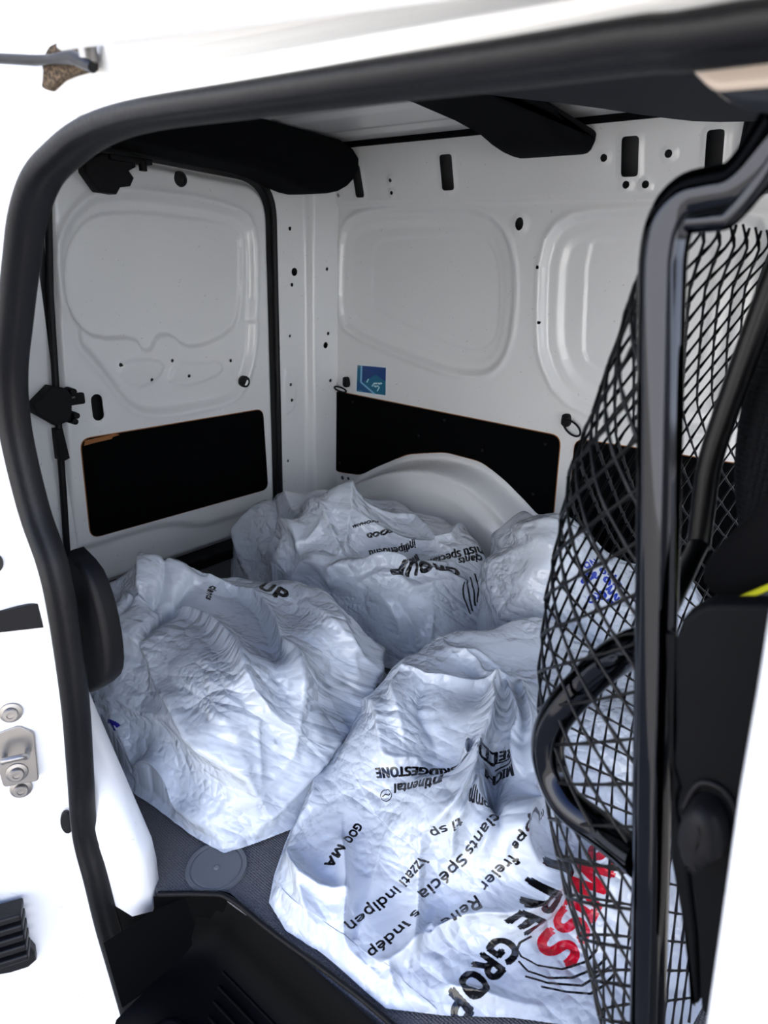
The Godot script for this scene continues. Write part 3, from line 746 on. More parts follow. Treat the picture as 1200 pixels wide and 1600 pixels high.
func make_far_wall() -> void:
	var in1 := far_inner()
	var out1 := soften([Vector2(-1.655, 1.06), Vector2(-1.585, 1.095), Vector2(-1.43, 1.105), Vector2(-1.17, 1.105), Vector2(-1.06, 1.07), Vector2(-1.005, 0.98), Vector2(-0.985, 0.86), Vector2(-0.99, 0.72), Vector2(-1.03, 0.65), Vector2(-1.10, 0.622), Vector2(-1.21, 0.622), Vector2(-1.38, 0.655), Vector2(-1.64, 0.71), Vector2(-1.68, 0.78), Vector2(-1.68, 0.98)], 1)
	var in2 := soften([Vector2(-0.80, 1.0), Vector2(-0.771, 1.028), Vector2(-0.52, 1.036), Vector2(-0.475, 1.0), Vector2(-0.455, 0.72), Vector2(-0.50, 0.685), Vector2(-0.712, 0.682), Vector2(-0.77, 0.71), Vector2(-0.783, 0.80)], 1)
	var out2 := soften([Vector2(-0.925, 1.0), Vector2(-0.87, 1.075), Vector2(-0.76, 1.09), Vector2(-0.40, 1.09), Vector2(-0.35, 1.0), Vector2(-0.35, 0.60), Vector2(-0.40, 0.56), Vector2(-0.70, 0.56), Vector2(-0.82, 0.60), Vector2(-0.89, 0.70), Vector2(-0.91, 0.80)], 1)
	var arch := soften([Vector2(-1.70, -0.02), Vector2(-1.64, 0.14), Vector2(-1.50, 0.245), Vector2(-1.34, 0.325), Vector2(-1.19, 0.362), Vector2(-1.05, 0.358), Vector2(-0.94, 0.312), Vector2(-0.80, 0.215), Vector2(-0.70, 0.10), Vector2(-0.66, -0.02)], 2)
	var slots := [[Vector2(-1.576, 1.183), Vector2(0.018, 0.046), -0.10], [Vector2(-1.233, 1.193), Vector2(0.021, 0.046), -0.06], [Vector2(-0.700, 1.203), Vector2(0.021, 0.043), -0.06], [Vector2(-0.508, 1.201), Vector2(0.019, 0.044), -0.06]]
	var holes := [[-1.444, 1.181, 0.006], [-1.442, 1.147, 0.006], [-0.765, 1.204, 0.009], [-0.609, 1.204, 0.009], [-0.704, 1.143, 0.009], [-0.656, 1.142, 0.009], [-0.927, 0.946, 0.0055], [-1.667, 1.146, 0.0065], [-0.905, 0.80, 0.005], [-1.65, 0.172, 0.008], [-1.62, 0.176, 0.0065]]
	var slot := func(p: Vector2) -> float:
		var d := (Vector2((p.x + 0.994) * 1.35, p.y - 1.057)).length() - 0.017
		for h in holes:
			d = minf(d, Vector2(p.x - h[0], p.y - h[1]).length() - h[2])
		if p.y < 1.12 or p.y > 1.27:
			return d
		for s in slots:
			var q: Vector2 = p - s[0]
			q.x -= q.y * s[2]
			d = minf(d, sd_round_box(q, Vector2.ZERO, s[1], 0.008))
		return d
	var holder := out1
	var depth := func(p: Vector2) -> float:
		var d := 0.012 * blend((p.y - 1.108) / 0.018) + 0.022 * blend((p.y - 1.115) / 0.16)
		if p.y > 0.5 and p.y < 1.13:
			if p.x < -0.93:
				var s := sd_poly(p, holder)
				d += 0.004 * exp(-pow((s - 0.004) / 0.008, 2.0))
				d -= 0.012 * blend(-s / 0.022) + 0.006 * blend((-s - 0.03) / 0.025)
				if s < -0.03:
					d -= 0.0035 * blend((0.002 - sd_poly(p, in1)) / 0.008)
			else:
				var s := sd_poly(p, out2)
				d += 0.004 * exp(-pow((s - 0.004) / 0.008, 2.0))
				d -= 0.014 * blend(-s / 0.025) + 0.008 * blend((-s - 0.045) / 0.03)
				if s < -0.05:
					d -= 0.0035 * blend((0.002 - sd_poly(p, in2)) / 0.008)
			d += 0.006 * exp(-pow(p.distance_to(Vector2(-0.994, 1.057)) / 0.025, 4.0))
		if p.y < 0.42:
			var s := sd_poly(p, arch)
			d += 0.010 * blend((0.004 - s) / 0.012) + 0.105 * blend((-s - 0.016) / 0.022) + 0.02 * blend((-s - 0.05) / 0.05)
		var sl: float = slot.call(p)
		if sl < 0.03 and p.y > 1.12 and sl > -0.05:
			d += 0.003 * blend((0.012 - sl) / 0.008)
		return d
	var at := func(u: float, v: float, d: float) -> Vector3: return Vector3(u, v, FAR + d)
	var wall := struct("wall_left", "white pressed-metal side wall with recessed window blanks", pressed(-1.715, -0.22, -0.01, 1.29, 0.0055, at, depth, slot), M.white)
	obj("outer_skin", box_mesh(Vector3(-1.83, -0.05, -1.90), Vector3(-0.2, 1.34, -1.88)), M.primer, wall)
	# hardboard linings
	var left := round_corners([Vector2(-1.697, 0.497), Vector2(-0.797, 0.491), Vector2(-0.788, 0.232), Vector2(-0.845, 0.240), Vector2(-0.955, 0.318), Vector2(-1.05, 0.362), Vector2(-1.19, 0.366), Vector2(-1.345, 0.328), Vector2(-1.46, 0.262), Vector2(-1.555, 0.205), Vector2(-1.69, 0.19)], 0.03)
	obj("lining_panel", prism(left, FAR - 0.006, FAR + 0.0045, xy(), 0.0015), M.board, wall)
	var edge := PackedVector2Array()
	var grown := Geometry2D.offset_polygon(left, 0.0022, Geometry2D.JOIN_ROUND)
	edge = grown[0]
	obj("lining_edge", prism(edge, FAR - 0.006, FAR + 0.0015, xy(), 0.0005), M.fibre, wall)
	var right := round_corners([Vector2(-0.752, 0.492), Vector2(-0.25, 0.51), Vector2(-0.25, 0.10), Vector2(-0.735, 0.13)], 0.03)
	obj("lining_panel", prism(right, FAR - 0.006, FAR + 0.0045, xy(), 0.0015), M.board, wall)
	obj("lining_edge", prism(Geometry2D.offset_polygon(right, 0.0022, Geometry2D.JOIN_ROUND)[0], FAR - 0.006, FAR + 0.0015, xy(), 0.0005), M.fibre, wall)
	for s in [[-1.60, 0.47], [-1.2, 0.47], [-0.84, 0.46], [-1.66, 0.23], [-0.86, 0.30], [-1.05, 0.40], [-1.3, 0.40]]:
		obj("lining_rivet", lathe([Vector2(0, 0.0065), Vector2(0.004, 0.006), Vector2(0.006, 0.004)], facing(Vector3(0, 0, 1)), Vector3(s[0], s[1], FAR), 10), M.plastic, wall)
	obj("seam", tube([Vector3(-1.712, 1.29, FAR + 0.035), Vector3(-0.44, 1.29, FAR + 0.035)], 0.011, 8), M.felt, wall)
	# black trim of the far door pillar and cab side
	struct("trim_pillar", "black pillar trim at the front end of the far wall", box_mesh(Vector3(-0.455, 1.115, FAR - 0.02), Vector3(-0.20, 1.30, FAR + 0.05), 0.012), M.plastic)

func make_rear() -> void:
	# ---- fixed frame round the rear doors
	var opening := round_corners([Vector2(-1.545, 0.018), Vector2(-1.545, 1.172), Vector2(-0.30, 1.235), Vector2(-0.30, 0.018)], 0.115, 8)
	var bump := soften([Vector2(-1.565, 0.600), Vector2(-1.600, 0.585), Vector2(-1.623, 0.540), Vector2(-1.621, 0.473), Vector2(-1.600, 0.445), Vector2(-1.565, 0.438)], 1)
	var holes := [[-1.605, 1.036, 0.0065], [-1.622, 0.906, 0.013], [-1.610, 0.866, 0.0065], [-1.744, 0.917, 0.0065], [-1.751, 0.705, 0.0065], [-1.738, 0.666, 0.011], [-1.597, 0.703, 0.0055], [-1.594, 0.541, 0.006], [-1.598, 0.487, 0.006], [-1.578, 0.272, 0.0055], [-1.764, 0.54, 0.0065]]
	var cut := func(p: Vector2) -> float:
		var d := sd_poly(p, opening)
		for h in holes:
			d = minf(d, Vector2(p.x - h[0], p.y - h[1]).length() - h[2])
		d = minf(d, Vector2(p.x + 1.40, (p.y - 1.187) * 2.0).length() - 0.016)
		return minf(d, Vector2(p.x + 1.475, (p.y - 1.167) * 2.0).length() - 0.018)
	var depth := func(p: Vector2) -> float:
		var d := 0.0
		if p.x < -1.5:
			d += 0.030 * blend((-p.x - 1.665) / 0.022)
			d += 0.004 * blend((0.003 - sd_poly(p, bump)) / 0.008)
			if p.y > 0.66 and p.y < 0.667 and p.x > -1.66:
				d -= 0.002
		return d
	var at := func(u: float, v: float, d: float) -> Vector3: return Vector3(REAR + d, v, u)
	var rear := struct("wall_rear", "white rear door frame and corner pillar", pressed(-1.805, -0.36, -0.01, 1.29, 0.0055, at, depth, cut, true), M.white)
	obj("outer_skin", box_mesh(Vector3(-1.83, -0.05, -1.90), Vector3(-1.81, 1.34, -0.34)), M.primer, rear)
	# black rubber round the opening
	var lip := []
	for p in opening:
		lip.append(Vector3(REAR - 0.008, p.y, p.x))
	struct("trim_rear_seal", "black rubber seal round the rear door opening", tube(lip, 0.0105, 8, true), M.rubber)
	struct("trim_threshold", "black threshold strip below the rear door", box_mesh(Vector3(REAR - 0.02, -0.01, -1.70), Vector3(REAR + 0.035, 0.034, -0.42), 0.010), M.plastic)
	# ---- the left rear door, pressed sheet with a window blank
	var win := soften([Vector2(-0.870, 0.912), Vector2(-0.891, 0.968), Vector2(-0.936, 1.019), Vector2(-0.995, 1.043), Vector2(-1.102, 1.050), Vector2(-1.271, 1.046), Vector2(-1.384, 1.037), Vector2(-1.431, 1.012), Vector2(-1.432, 0.959), Vector2(-1.416, 0.787), Vector2(-1.381, 0.724), Vector2(-1.268, 0.691), Vector2(-1.206, 0.691), Vector2(-1.164, 0.730), Vector2(-1.115, 0.729), Vector2(-1.095, 0.690), Vector2(-1.066, 0.690), Vector2(-1.047, 0.729), Vector2(-0.935, 0.731), Vector2(-0.882, 0.771), Vector2(-0.859, 0.830)], 1)
	var wide := soften([Vector2(-0.845, 0.90), Vector2(-0.86, 0.98), Vector2(-0.91, 1.05), Vector2(-0.99, 1.095), Vector2(-1.20, 1.10), Vector2(-1.39, 1.085), Vector2(-1.465, 1.05), Vector2(-1.475, 0.96), Vector2(-1.465, 0.78), Vector2(-1.43, 0.68), Vector2(-1.30, 0.655), Vector2(-1.20, 0.665), Vector2(-1.0, 0.69), Vector2(-0.90, 0.72), Vector2(-0.85, 0.80)], 1)
	var scoop := soften([Vector2(-0.862, 0.73), Vector2(-0.905, 0.68), Vector2(-0.955, 0.60), Vector2(-1.000, 0.535), Vector2(-1.07, 0.505), Vector2(-1.20, 0.502), Vector2(-1.36, 0.512), Vector2(-1.415, 0.56), Vector2(-1.455, 0.66), Vector2(-1.47, 0.80), Vector2(-1.2, 0.90), Vector2(-0.9, 0.85)], 2)
	var tray := soften([Vector2(-0.97, 0.66), Vector2(-1.05, 0.675), Vector2(-1.14, 0.655), Vector2(-1.10, 0.60), Vector2(-1.02, 0.585)], 1)
	var tray2 := soften([Vector2(-1.16, 0.655), Vector2(-1.25, 0.64), Vector2(-1.33, 0.645), Vector2(-1.34, 0.60), Vector2(-1.23, 0.575), Vector2(-1.13, 0.585)], 1)
	var skin := round_corners([Vector2(-1.533, 0.03), Vector2(-1.533, 1.158), Vector2(-0.845, 1.185), Vector2(-0.765, 0.03)], 0.11, 8)
	var grip := func(p: Vector2) -> float: return sd_round_box(p, Vector2(-0.905, 0.555), Vector2(0.016, 0.036), 0.016)
	var door_depth := func(p: Vector2) -> float:
		var s := sd_poly(p, skin)
		var d := 0.022 * blend((-s + 0.002) / 0.024) - 0.022
		var sw := sd_poly(p, wide)
		var sc := sd_poly(p, scoop) if p.y < 0.95 else 0.1
		var edge := minf(sw, sc)
		d += 0.004 * exp(-pow((edge - 0.003) / 0.008, 2.0))
		d -= 0.018 * blend(-edge / 0.026)
		if sc < 0 and p.y < 0.72:
			d += 0.006 * blend((0.004 - minf(sd_poly(p, tray), sd_poly(p, tray2))) / 0.014)
		if sw < 0:
			d -= 0.010 * blend((0.004 - sd_poly(p, win)) / 0.009)
		var g: float = grip.call(p)
		if g < 0.04:
			d -= 0.004 * blend((0.014 - g) / 0.01)
		if p.y < 0.5:
			d -= 0.012 * blend((0.185 - p.y - 0.05 * blend((p.x + 1.05) / -0.2)) / 0.03)
		return d
	var pierced := [[-0.992, 0.659], [-1.157, 0.656], [-1.081, 0.609], [-1.207, 0.607], [-1.369, 0.638]]
	var door_cut := func(p: Vector2) -> float:
		var d := minf(-sd_poly(p, skin), grip.call(p))
		for h in pierced:
			d = minf(d, Vector2(p.x - h[0], p.y - h[1]).length() - 0.0055)
		return d
	var door_at := func(u: float, v: float, d: float) -> Vector3: return Vector3(REAR - 0.012 + d, v, u)
	var door := struct("door_1", "white left rear door with recessed window blank and black lower panel", pressed(-1.54, -0.755, 0.02, 1.19, 0.0055, door_at, door_depth, door_cut, true), M.white)
	obj("door_back", box_mesh(Vector3(-1.80, 0.07, -1.55), Vector3(-1.785, 1.19, -0.76)), M.primer, door)
	var panel := round_corners([Vector2(-0.845, 0.478), Vector2(-1.478, 0.470), Vector2(-1.490, 0.185), Vector2(-0.838, 0.195)], 0.028)
	obj("lining_panel", prism(panel, REAR - 0.02, REAR - 0.0075, zy(), 0.0015), M.board, door)
	obj("lining_edge", prism(Geometry2D.offset_polygon(panel, 0.0022, Geometry2D.JOIN_ROUND)[0], REAR - 0.02, REAR - 0.0105, zy(), 0.0005), M.fibre, door)
	obj("torn_edge", prism(PackedVector2Array([Vector2(-0.855, 0.474), Vector2(-0.945, 0.4775), Vector2(-0.955, 0.472), Vector2(-0.935, 0.470), Vector2(-0.93, 0.465), Vector2(-0.88, 0.463), Vector2(-0.85, 0.460)]), REAR - 0.012, REAR - 0.0068, zy(), 0.0004), M.fibre, door).set_meta("label", "torn brown edge of the black panel")
	for g in [[-1.214, 1.140, 0.020], [-1.408, 0.569, 0.019]]:
		obj("grommet", lathe([Vector2(0, 0.002), Vector2(g[2] * 0.55, 0.002), Vector2(g[2] * 0.6, 0.004), Vector2(g[2] * 0.95, 0.004), Vector2(g[2], 0.001), Vector2(g[2], -0.01)], facing(Vector3(1, 0, 0)), Vector3(REAR - 0.012, g[1], g[0]), 24), M.rubber, door)
	obj("handle_pocket", prism(rect(Vector2(-0.93, 0.51), Vector2(-0.88, 0.60), 0.015), REAR - 0.06, REAR - 0.035, zy(), 0.004), M.plastic, door)
	# upper latch: angular black housing with a bolt arm
	var latch := obj("upper_latch", prism(PackedVector2Array([Vector2(-0.925, 1.150), Vector2(-0.925, 1.125), Vector2(-0.955, 1.085), Vector2(-1.00, 1.083), Vector2(-1.012, 1.10), Vector2(-1.04, 1.105), Vector2(-1.052, 1.125), Vector2(-1.04, 1.14), Vector2(-1.06, 1.15), Vector2(-1.06, 1.172), Vector2(-0.97, 1.172)]), REAR - 0.02, REAR + 0.025, zy(), 0.005), M.plastic, door)
	obj("latch_arm", box_mesh(Vector3(REAR, 1.158, -1.10), Vector3(REAR + 0.035, 1.172, -0.985), 0.004), M.plastic, latch)
	obj("latch_roller", lathe([Vector2(0, 0.012), Vector2(0.009, 0.012), Vector2(0.010, 0.01), Vector2(0.010, -0.012), Vector2(0, -0.012)], Basis.IDENTITY, Vector3(REAR + 0.03, 1.155, -1.075), 12), M.plastic, latch)
	# centre latch with catch
	var lock := obj("centre_latch", prism(PackedVector2Array([Vector2(-0.725, 0.592), Vector2(-0.775, 0.632), Vector2(-0.815, 0.620), Vector2(-0.823, 0.600), Vector2(-0.818, 0.565), Vector2(-0.812, 0.540), Vector2(-0.775, 0.530), Vector2(-0.728, 0.568)]), REAR - 0.02, REAR + 0.02, zy(), 0.004), M.plastic, door)
	obj("catch", prism(rect(Vector2(-0.868, 0.572), Vector2(-0.815, 0.602), 0.006), REAR - 0.02, REAR - 0.004, zy(), 0.002), M.plastic, lock)
	obj("catch_pin", tube([Vector3(REAR + 0.004, 0.592, -0.80), Vector3(REAR + 0.002, 0.594, -0.838)], 0.0025, 8), M.steel, lock)
	for q in [[-0.828, 0.612], [-0.828, 0.55], [-0.822, 0.535]]:
		obj("latch_knob", lathe([Vector2(0, 0.024), Vector2(0.008, 0.022), Vector2(0.009, -0.02)], facing(Vector3(1, 0, 0)), Vector3(REAR, q[1], q[0]), 10), M.plastic, lock)
	obj("latch_guide", prism(PackedVector2Array([Vector2(-0.775, 0.52), Vector2(-0.792, 0.52), Vector2(-0.80, 0.44), Vector2(-0.785, 0.435), Vector2(-0.772, 0.44)]), REAR - 0.02, REAR + 0.012, zy(), 0.003), M.plastic, lock)
	# ---- second rear door, only a sliver of it shows
	var plain_depth := func(p: Vector2) -> float: return -0.012 * blend((-p.x - 0.62) / -0.05) + 0.004 * sin(p.y * 9.0)
	var all := func(_p: Vector2) -> float: return 1.0
	var second := struct("door_2", "white right rear door, mostly hidden behind the seal", pressed(-0.795, -0.35, 0.03, 1.22, 0.012, door_at, plain_depth, all, true), M.white)
	obj("lining_panel", prism(round_corners([Vector2(-0.715, 0.47), Vector2(-0.42, 0.47), Vector2(-0.42, 0.15), Vector2(-0.70, 0.16)], 0.03), REAR - 0.04, REAR - 0.004, zy(), 0.002), M.board, second)
	struct("trim_door_gap", "black seal strip between the two rear doors", tube([Vector3(REAR - 0.004, 1.17, -0.852), Vector3(REAR - 0.002, 0.85, -0.812), Vector3(REAR, 0.6, -0.792), Vector3(REAR, 0.35, -0.775), Vector3(REAR, 0.08, -0.755)], 0.009, 8), M.rubber)

func make_ceiling_fittings() -> void:
	var depth := func(p: Vector2) -> float:
		var r := fposmod(p.y, 0.22) - 0.11
		return 0.006 * exp(-pow(r / 0.022, 4.0))
	var all := func(_p: Vector2) -> float: return 1.0
	struct("ceiling", "light grey painted roof skin with shallow ribs", pressed(-1.72, 0.95, -1.82, -0.36, 0.02, func(u: float, v: float, d: float) -> Vector3: return Vector3(u, 1.295 + d, v), depth, all, true), M.white)
	var pad := soften([Vector2(-0.45, 1.20), Vector2(-0.926, 1.192), Vector2(-1.20, 1.180), Vector2(-1.40, 1.168), Vector2(-1.520, 1.136), Vector2(-1.60, 1.130), Vector2(-1.690, 1.150), Vector2(-1.755, 1.200), Vector2(-1.755, 1.262), Vector2(-1.640, 1.295), Vector2(-0.45, 1.297)], 1)
	struct("trim_rear_bow", "black padded cover along the rear roof bow", prism(pad, -1.69, -1.545, zy(), 0.02, 4), M.felt)
	# second roof bow with a flared foot on the side wall
	var bow := soften([Vector2(-0.62, 1.27), Vector2(-1.20, 1.262), Vector2(-1.50, 1.245), Vector2(-1.62, 1.215), Vector2(-1.72, 1.208), Vector2(-1.775, 1.215), Vector2(-1.785, 1.29), Vector2(-0.62, 1.297)], 1)
	struct("trim_centre_bow", "black cover of the centre roof bow ending on the far wall", prism(bow, -0.975, -0.785, zy(), 0.03, 4), M.felt)
	var edge := [Vector2(-0.86, -0.36), Vector2(-0.80, -0.70), Vector2(-0.74, -0.92), Vector2(-0.67, -1.045), Vector2(-0.567, -1.20), Vector2(-0.50, -1.34), Vector2(-0.44, -1.43), Vector2(-0.34, -1.47), Vector2(-0.22, -1.48), Vector2(0.6, -1.50), Vector2(0.6, -0.36)]
	struct("trim_headlining", "dark grey moulded headlining above the partition", prism(soften(edge, 1), 1.225, 1.20, xz(), 0.012, 4), M.liner)
	var belt := frame("trim_upper_post", "pale moulded trim at the top of the front post")
	obj("light_edge", prism(round_corners([Vector2(-0.132, 1.044), Vector2(-0.123, 1.036), Vector2(-0.118, 1.033), Vector2(-0.05, 1.031), Vector2(-0.05, 1.05), Vector2(-0.132, 1.05)], 0.003), -0.43, -0.395, xy(), 0.003), M.beige, belt)
	obj("grey_edge", prism(round_corners([Vector2(-0.122, 1.036), Vector2(-0.119, 1.0335), Vector2(-0.109, 1.029), Vector2(-0.098, 1.027), Vector2(-0.05, 1.0245), Vector2(-0.05, 1.034)], 0.002), -0.43, -0.398, xy(), 0.003), M.liner, belt)

func seal_line() -> Array:
	var z := -0.335
	return [Vector3(0.50, 1.038, z), Vector3(0.2, 1.039, z), Vector3(-0.085, 1.040, z), Vector3(-0.136, 1.042, z), Vector3(-0.199, 1.043, z), Vector3(-0.281, 1.045, z), Vector3(-0.389, 1.047, z), Vector3(-0.524, 1.049, z), Vector3(-0.601, 1.043, z), Vector3(-0.657, 1.029, z), Vector3(-0.693, 1.016, z), Vector3(-0.720, 0.998, z), Vector3(-0.744, 0.973, z), Vector3(-0.764, 0.942, z), Vector3(-0.784, 0.910, z), Vector3(-0.808, 0.868, z), Vector3(-0.833, 0.823, z), Vector3(-0.847, 0.776, z), Vector3(-0.849, 0.721, z), Vector3(-0.833, 0.641, z), Vector3(-0.805, 0.579, z), Vector3(-0.796, 0.510, z), Vector3(-0.801, 0.369, z), Vector3(-0.820, 0.237, z), Vector3(-0.837, 0.117, z), Vector3(-0.823, 0.035, z), Vector3(-0.810, -0.050, z), Vector3(-0.788, -0.132, z), Vector3(-0.766, -0.217, z), Vector3(-0.747, -0.293, z)]

# Sweeps a (outward, z) profile along the door seal line.
func along_seal(points: Array, profile: Array, closed := false, crisp := false) -> ArrayMesh:
	var rows := []
	for i in points.size():
		var a: Vector3 = points[maxi(i - 1, 0)]
		var b: Vector3 = points[mini(i + 1, points.size() - 1)]
		var t := (b - a).normalized()
		var outward := Vector3(-t.y, t.x, 0) * -1.0
		if outward.dot(points[i] - Vector3(-0.35, 0.5, points[i].z)) < 0:
			outward = -outward
		var row := []
		for q in profile:
			row.append(Vector3(points[i].x, points[i].y, q.y) + outward * q.x)
		rows.append(row)
	return crisp_sheet(rows) if crisp else sheet(rows, false, closed)

func make_door_frame() -> void:
	var line := smooth_path(seal_line(), 6)
	# bulb, lip and cover flap of the door seal
	var profile := smooth_path([Vector2(0.0085, -0.327), Vector2(0.005, -0.321), Vector2(-0.001, -0.3205), Vector2(-0.006, -0.325), Vector2(-0.0065, -0.334), Vector2(-0.0085, -0.340), Vector2(-0.0090, -0.349), Vector2(-0.006, -0.356), Vector2(0.004, -0.354), Vector2(0.0085, -0.342)], 3, true)
	struct("trim_1", "black rubber seal round the side door opening", along_seal(line, profile, true), M.rubber)
	var skin := frame("wall_outer", "white painted body side round the door opening")
	# pinch flange all round, then the return face of the rear post
	obj("flange", along_seal(line, [Vector2(-0.004, -0.350), Vector2(0.008, -0.338), Vector2(0.030, -0.334), Vector2(0.060, -0.336), Vector2(0.30, -0.345)]), M.body, skin)
	var post := []
	for k in 41:
		var y := lerpf(1.4, -0.55, k / 40.0)
		var x := -0.836
		var low := blend((0.05 - y) / 0.5)
		var row := []
		for q in smooth_path([Vector3(x - 0.008, y, -0.338), Vector3(x - 0.034, y, -0.333), Vector3(x - 0.046, y, -0.318), Vector3(x - 0.056, y, -0.29), Vector3(x - 0.085, y, -0.235), Vector3(x - 0.118, y, -0.175), Vector3(x - 0.13, y, -0.12), Vector3(x - 0.132, y, -0.05)], 3):
			row.append(q + Vector3(0.10 * low, 0, 0.02 * low))
		post.append(row)
	obj("rear_post", sheet(post), M.body, skin)
	# header: flange band, rail channel and roof rail skin
	var head := []
	var rail := [[1.050, -0.330, 0.0, -0.60], [1.054, -0.3255, 0.0, -0.60], [1.0665, -0.3235, 0.03, -0.585], [1.0685, -0.325, 0.03, -0.575], [1.069, -0.333, 0.03, -0.56], [1.0805, -0.335, 0.04, -0.56], [1.091, -0.330, 0.06, -0.555], [1.0735, -0.292, 0.078, -0.548], [1.075, -0.289, 0.078, -0.548], [1.094, -0.298, 0.078, -0.56], [1.20, -0.33, 0.08, -0.62], [1.40, -0.40, 0.08, -0.7]]
	for k in 15:
		var row := []
		for q in rail:
			var x := lerpf(q[3], 0.5, k / 14.0)
			row.append(Vector3(x, q[0] - q[2] * (x + 0.40), q[1]))
		head.append(row)
	obj("header_rail", crisp_sheet(head), M.body, skin)
	obj("header_inner", box_mesh(Vector3(-0.92, 1.066, -0.40), Vector3(0.6, 1.34, -0.345)), M.white, skin)
	# lower body side under the rear post
	obj("sill_outer", box_mesh(Vector3(-1.75, -0.62, -0.36), Vector3(-0.86, -0.04, -0.345)), M.body, skin)
	var front := prism(round_corners([Vector2(-0.031, 0.815), Vector2(-0.028, 0.778), Vector2(-0.024, 0.719), Vector2(-0.018, 0.654), Vector2(-0.011, 0.576), Vector2(0.02, 0.2), Vector2(0.03, -0.3), Vector2(0.2, -0.3), Vector2(0.14, 0.9), Vector2(-0.03, 1.0)], 0.006), -0.345, -0.30, xy(), 0.008)
	obj("front_post", front, M.body, skin)
	# moulded latch cover standing inside the seal
	var cover := prism(soften([Vector2(-0.86, 0.575), Vector2(-0.80, 0.557), Vector2(-0.785, 0.535), Vector2(-0.772, 0.50), Vector2(-0.768, 0.455), Vector2(-0.772, 0.415), Vector2(-0.79, 0.385), Vector2(-0.86, 0.33)], 1), -0.40, -0.375, xy(), 0.008)
	tag(obj("latch_cover", cover, M.plastic), "black moulded cover bulging from the left door seal", "cover")
	# step well trim at the foot of the rear post
	struct("trim_post_foot", "black moulded foot of the door seal beside the step", prism(round_corners([Vector2(-0.95, -0.10), Vector2(-0.86, -0.066), Vector2(-0.79, -0.012), Vector2(-0.77, -0.028), Vector2(-0.769, -0.122), Vector2(-0.742, -0.171), Vector2(-0.759, -0.227), Vector2(-0.816, -0.324), Vector2(-0.807, -0.403), Vector2(-0.98, -0.50)], 0.012), -0.409, -0.40, xy(), 0.004), M.tray)

func make_floor_things() -> void:
	# step tray: rim along the floor edge, ribbed slope and tread
	var tray := thing("step_tray", "black ribbed plastic step tray let into the floor at the door", "step tray")
	var rim := smooth_path([Vector3(-0.748, 0.004, -0.397), Vector3(-0.69, 0.006, -0.445), Vector3(-0.655, 0.006, -0.464), Vector3(-0.56, 0.006, -0.470), Vector3(-0.355, 0.006, -0.485), Vector3(-0.05, 0.006, -0.47)], 5)
	obj("rim", tube(rim, 0.0042, 10), M.plastic, tray)
	var rows := []
	for k in 41:
		var row := []
		for q in [Vector2(0.004, -0.472), Vector2(-0.004, -0.463), Vector2(-0.05, -0.452), Vector2(-0.085, -0.44), Vector2(-0.096, -0.42), Vector2(-0.10, -0.38), Vector2(-0.103, -0.34), Vector2(-0.108, -0.31), Vector2(-0.14, -0.295), Vector2(-0.20, -0.29)]:
			var x := lerpf(-0.70, 0.0, k / 40.0)
			row.append(Vector3(x, q.x, q.y + 0.05 * blend((-0.66 - x) / 0.08)))
		rows.append(row)
	obj("well", sheet(rows, true), M.tray, tray)
	for k in 6:
		var z := -0.425 + k * 0.018
		obj("rib", tube([Vector3(-0.63 + 0.012 * k, -0.094 - 0.0012 * k, z), Vector3(-0.06, -0.094 - 0.0012 * k, z)], 0.0028, 6), M.tray, tray)
	obj("corner_wall", sheet([[Vector3(-0.660, 0.001, -0.4625), Vector3(-0.660, -0.12, -0.45)], [Vector3(-0.678, 0.001, -0.4535), Vector3(-0.676, -0.12, -0.44)], [Vector3(-0.752, 0.001, -0.391), Vector3(-0.745, -0.12, -0.38)]], true), M.tray, tray)
	obj("side_wall", sheet([[Vector3(-0.70, 0.0, -0.46), Vector3(-0.685, -0.11, -0.44)], [Vector3(-0.73, 0.0, -0.38), Vector3(-0.70, -0.11, -0.37)], [Vector3(-0.74, 0.0, -0.30), Vector3(-0.71, -0.11, -0.30)]], true), M.tray, tray)
	obj("tread", prism(round_corners([Vector2(-0.64, -0.345), Vector2(-0.54, -0.345), Vector2(-0.50, -0.30), Vector2(-0.50, -0.24), Vector2(-0.66, -0.24)], 0.03), -0.12, -0.09, xz(), 0.01), M.grain, tray)
	# round cover over the service opening
	var cap := thing("access_cover", "round grey plastic cap set in the cargo floor", "cover", Vector3(-0.722, 0, -0.49))
	obj("cap_plate", lathe([Vector2(0.0, 0.003), Vector2(0.040, 0.0033), Vector2(0.0415, 0.0018), Vector2(0.043, 0.0018), Vector2(0.0445, 0.0036), Vector2(0.049, 0.0036), Vector2(0.0505, 0.0)], Basis.IDENTITY, Vector3.ZERO, 48), M.cap, cap)
	obj("cap_button", lathe([Vector2(0, 0.0062), Vector2(0.003, 0.006), Vector2(0.0048, 0.0045), Vector2(0.0055, 0.002)], Basis.IDENTITY, Vector3(0.003, 0, 0.002), 16), M.cap, cap)

# ------------------------------------------------------------------ tyre bags
# Flat facets that meet in sharp lines, as in crushed film.
func facets(often: float, sow: int) -> FastNoiseLite:
	var f := FastNoiseLite.new()
	f.noise_type = FastNoiseLite.TYPE_CELLULAR
	f.cellular_distance_function = FastNoiseLite.DISTANCE_EUCLIDEAN
	f.cellular_return_type = FastNoiseLite.RETURN_DISTANCE2_SUB
	f.frequency = often
	f.seed = sow
	f.fractal_type = FastNoiseLite.FRACTAL_NONE
	f.domain_warp_enabled = true
	f.domain_warp_amplitude = 0.35 / often
	f.domain_warp_frequency = often * 0.4
	f.domain_warp_fractal_type = FastNoiseLite.DOMAIN_WARP_FRACTAL_NONE
	return f

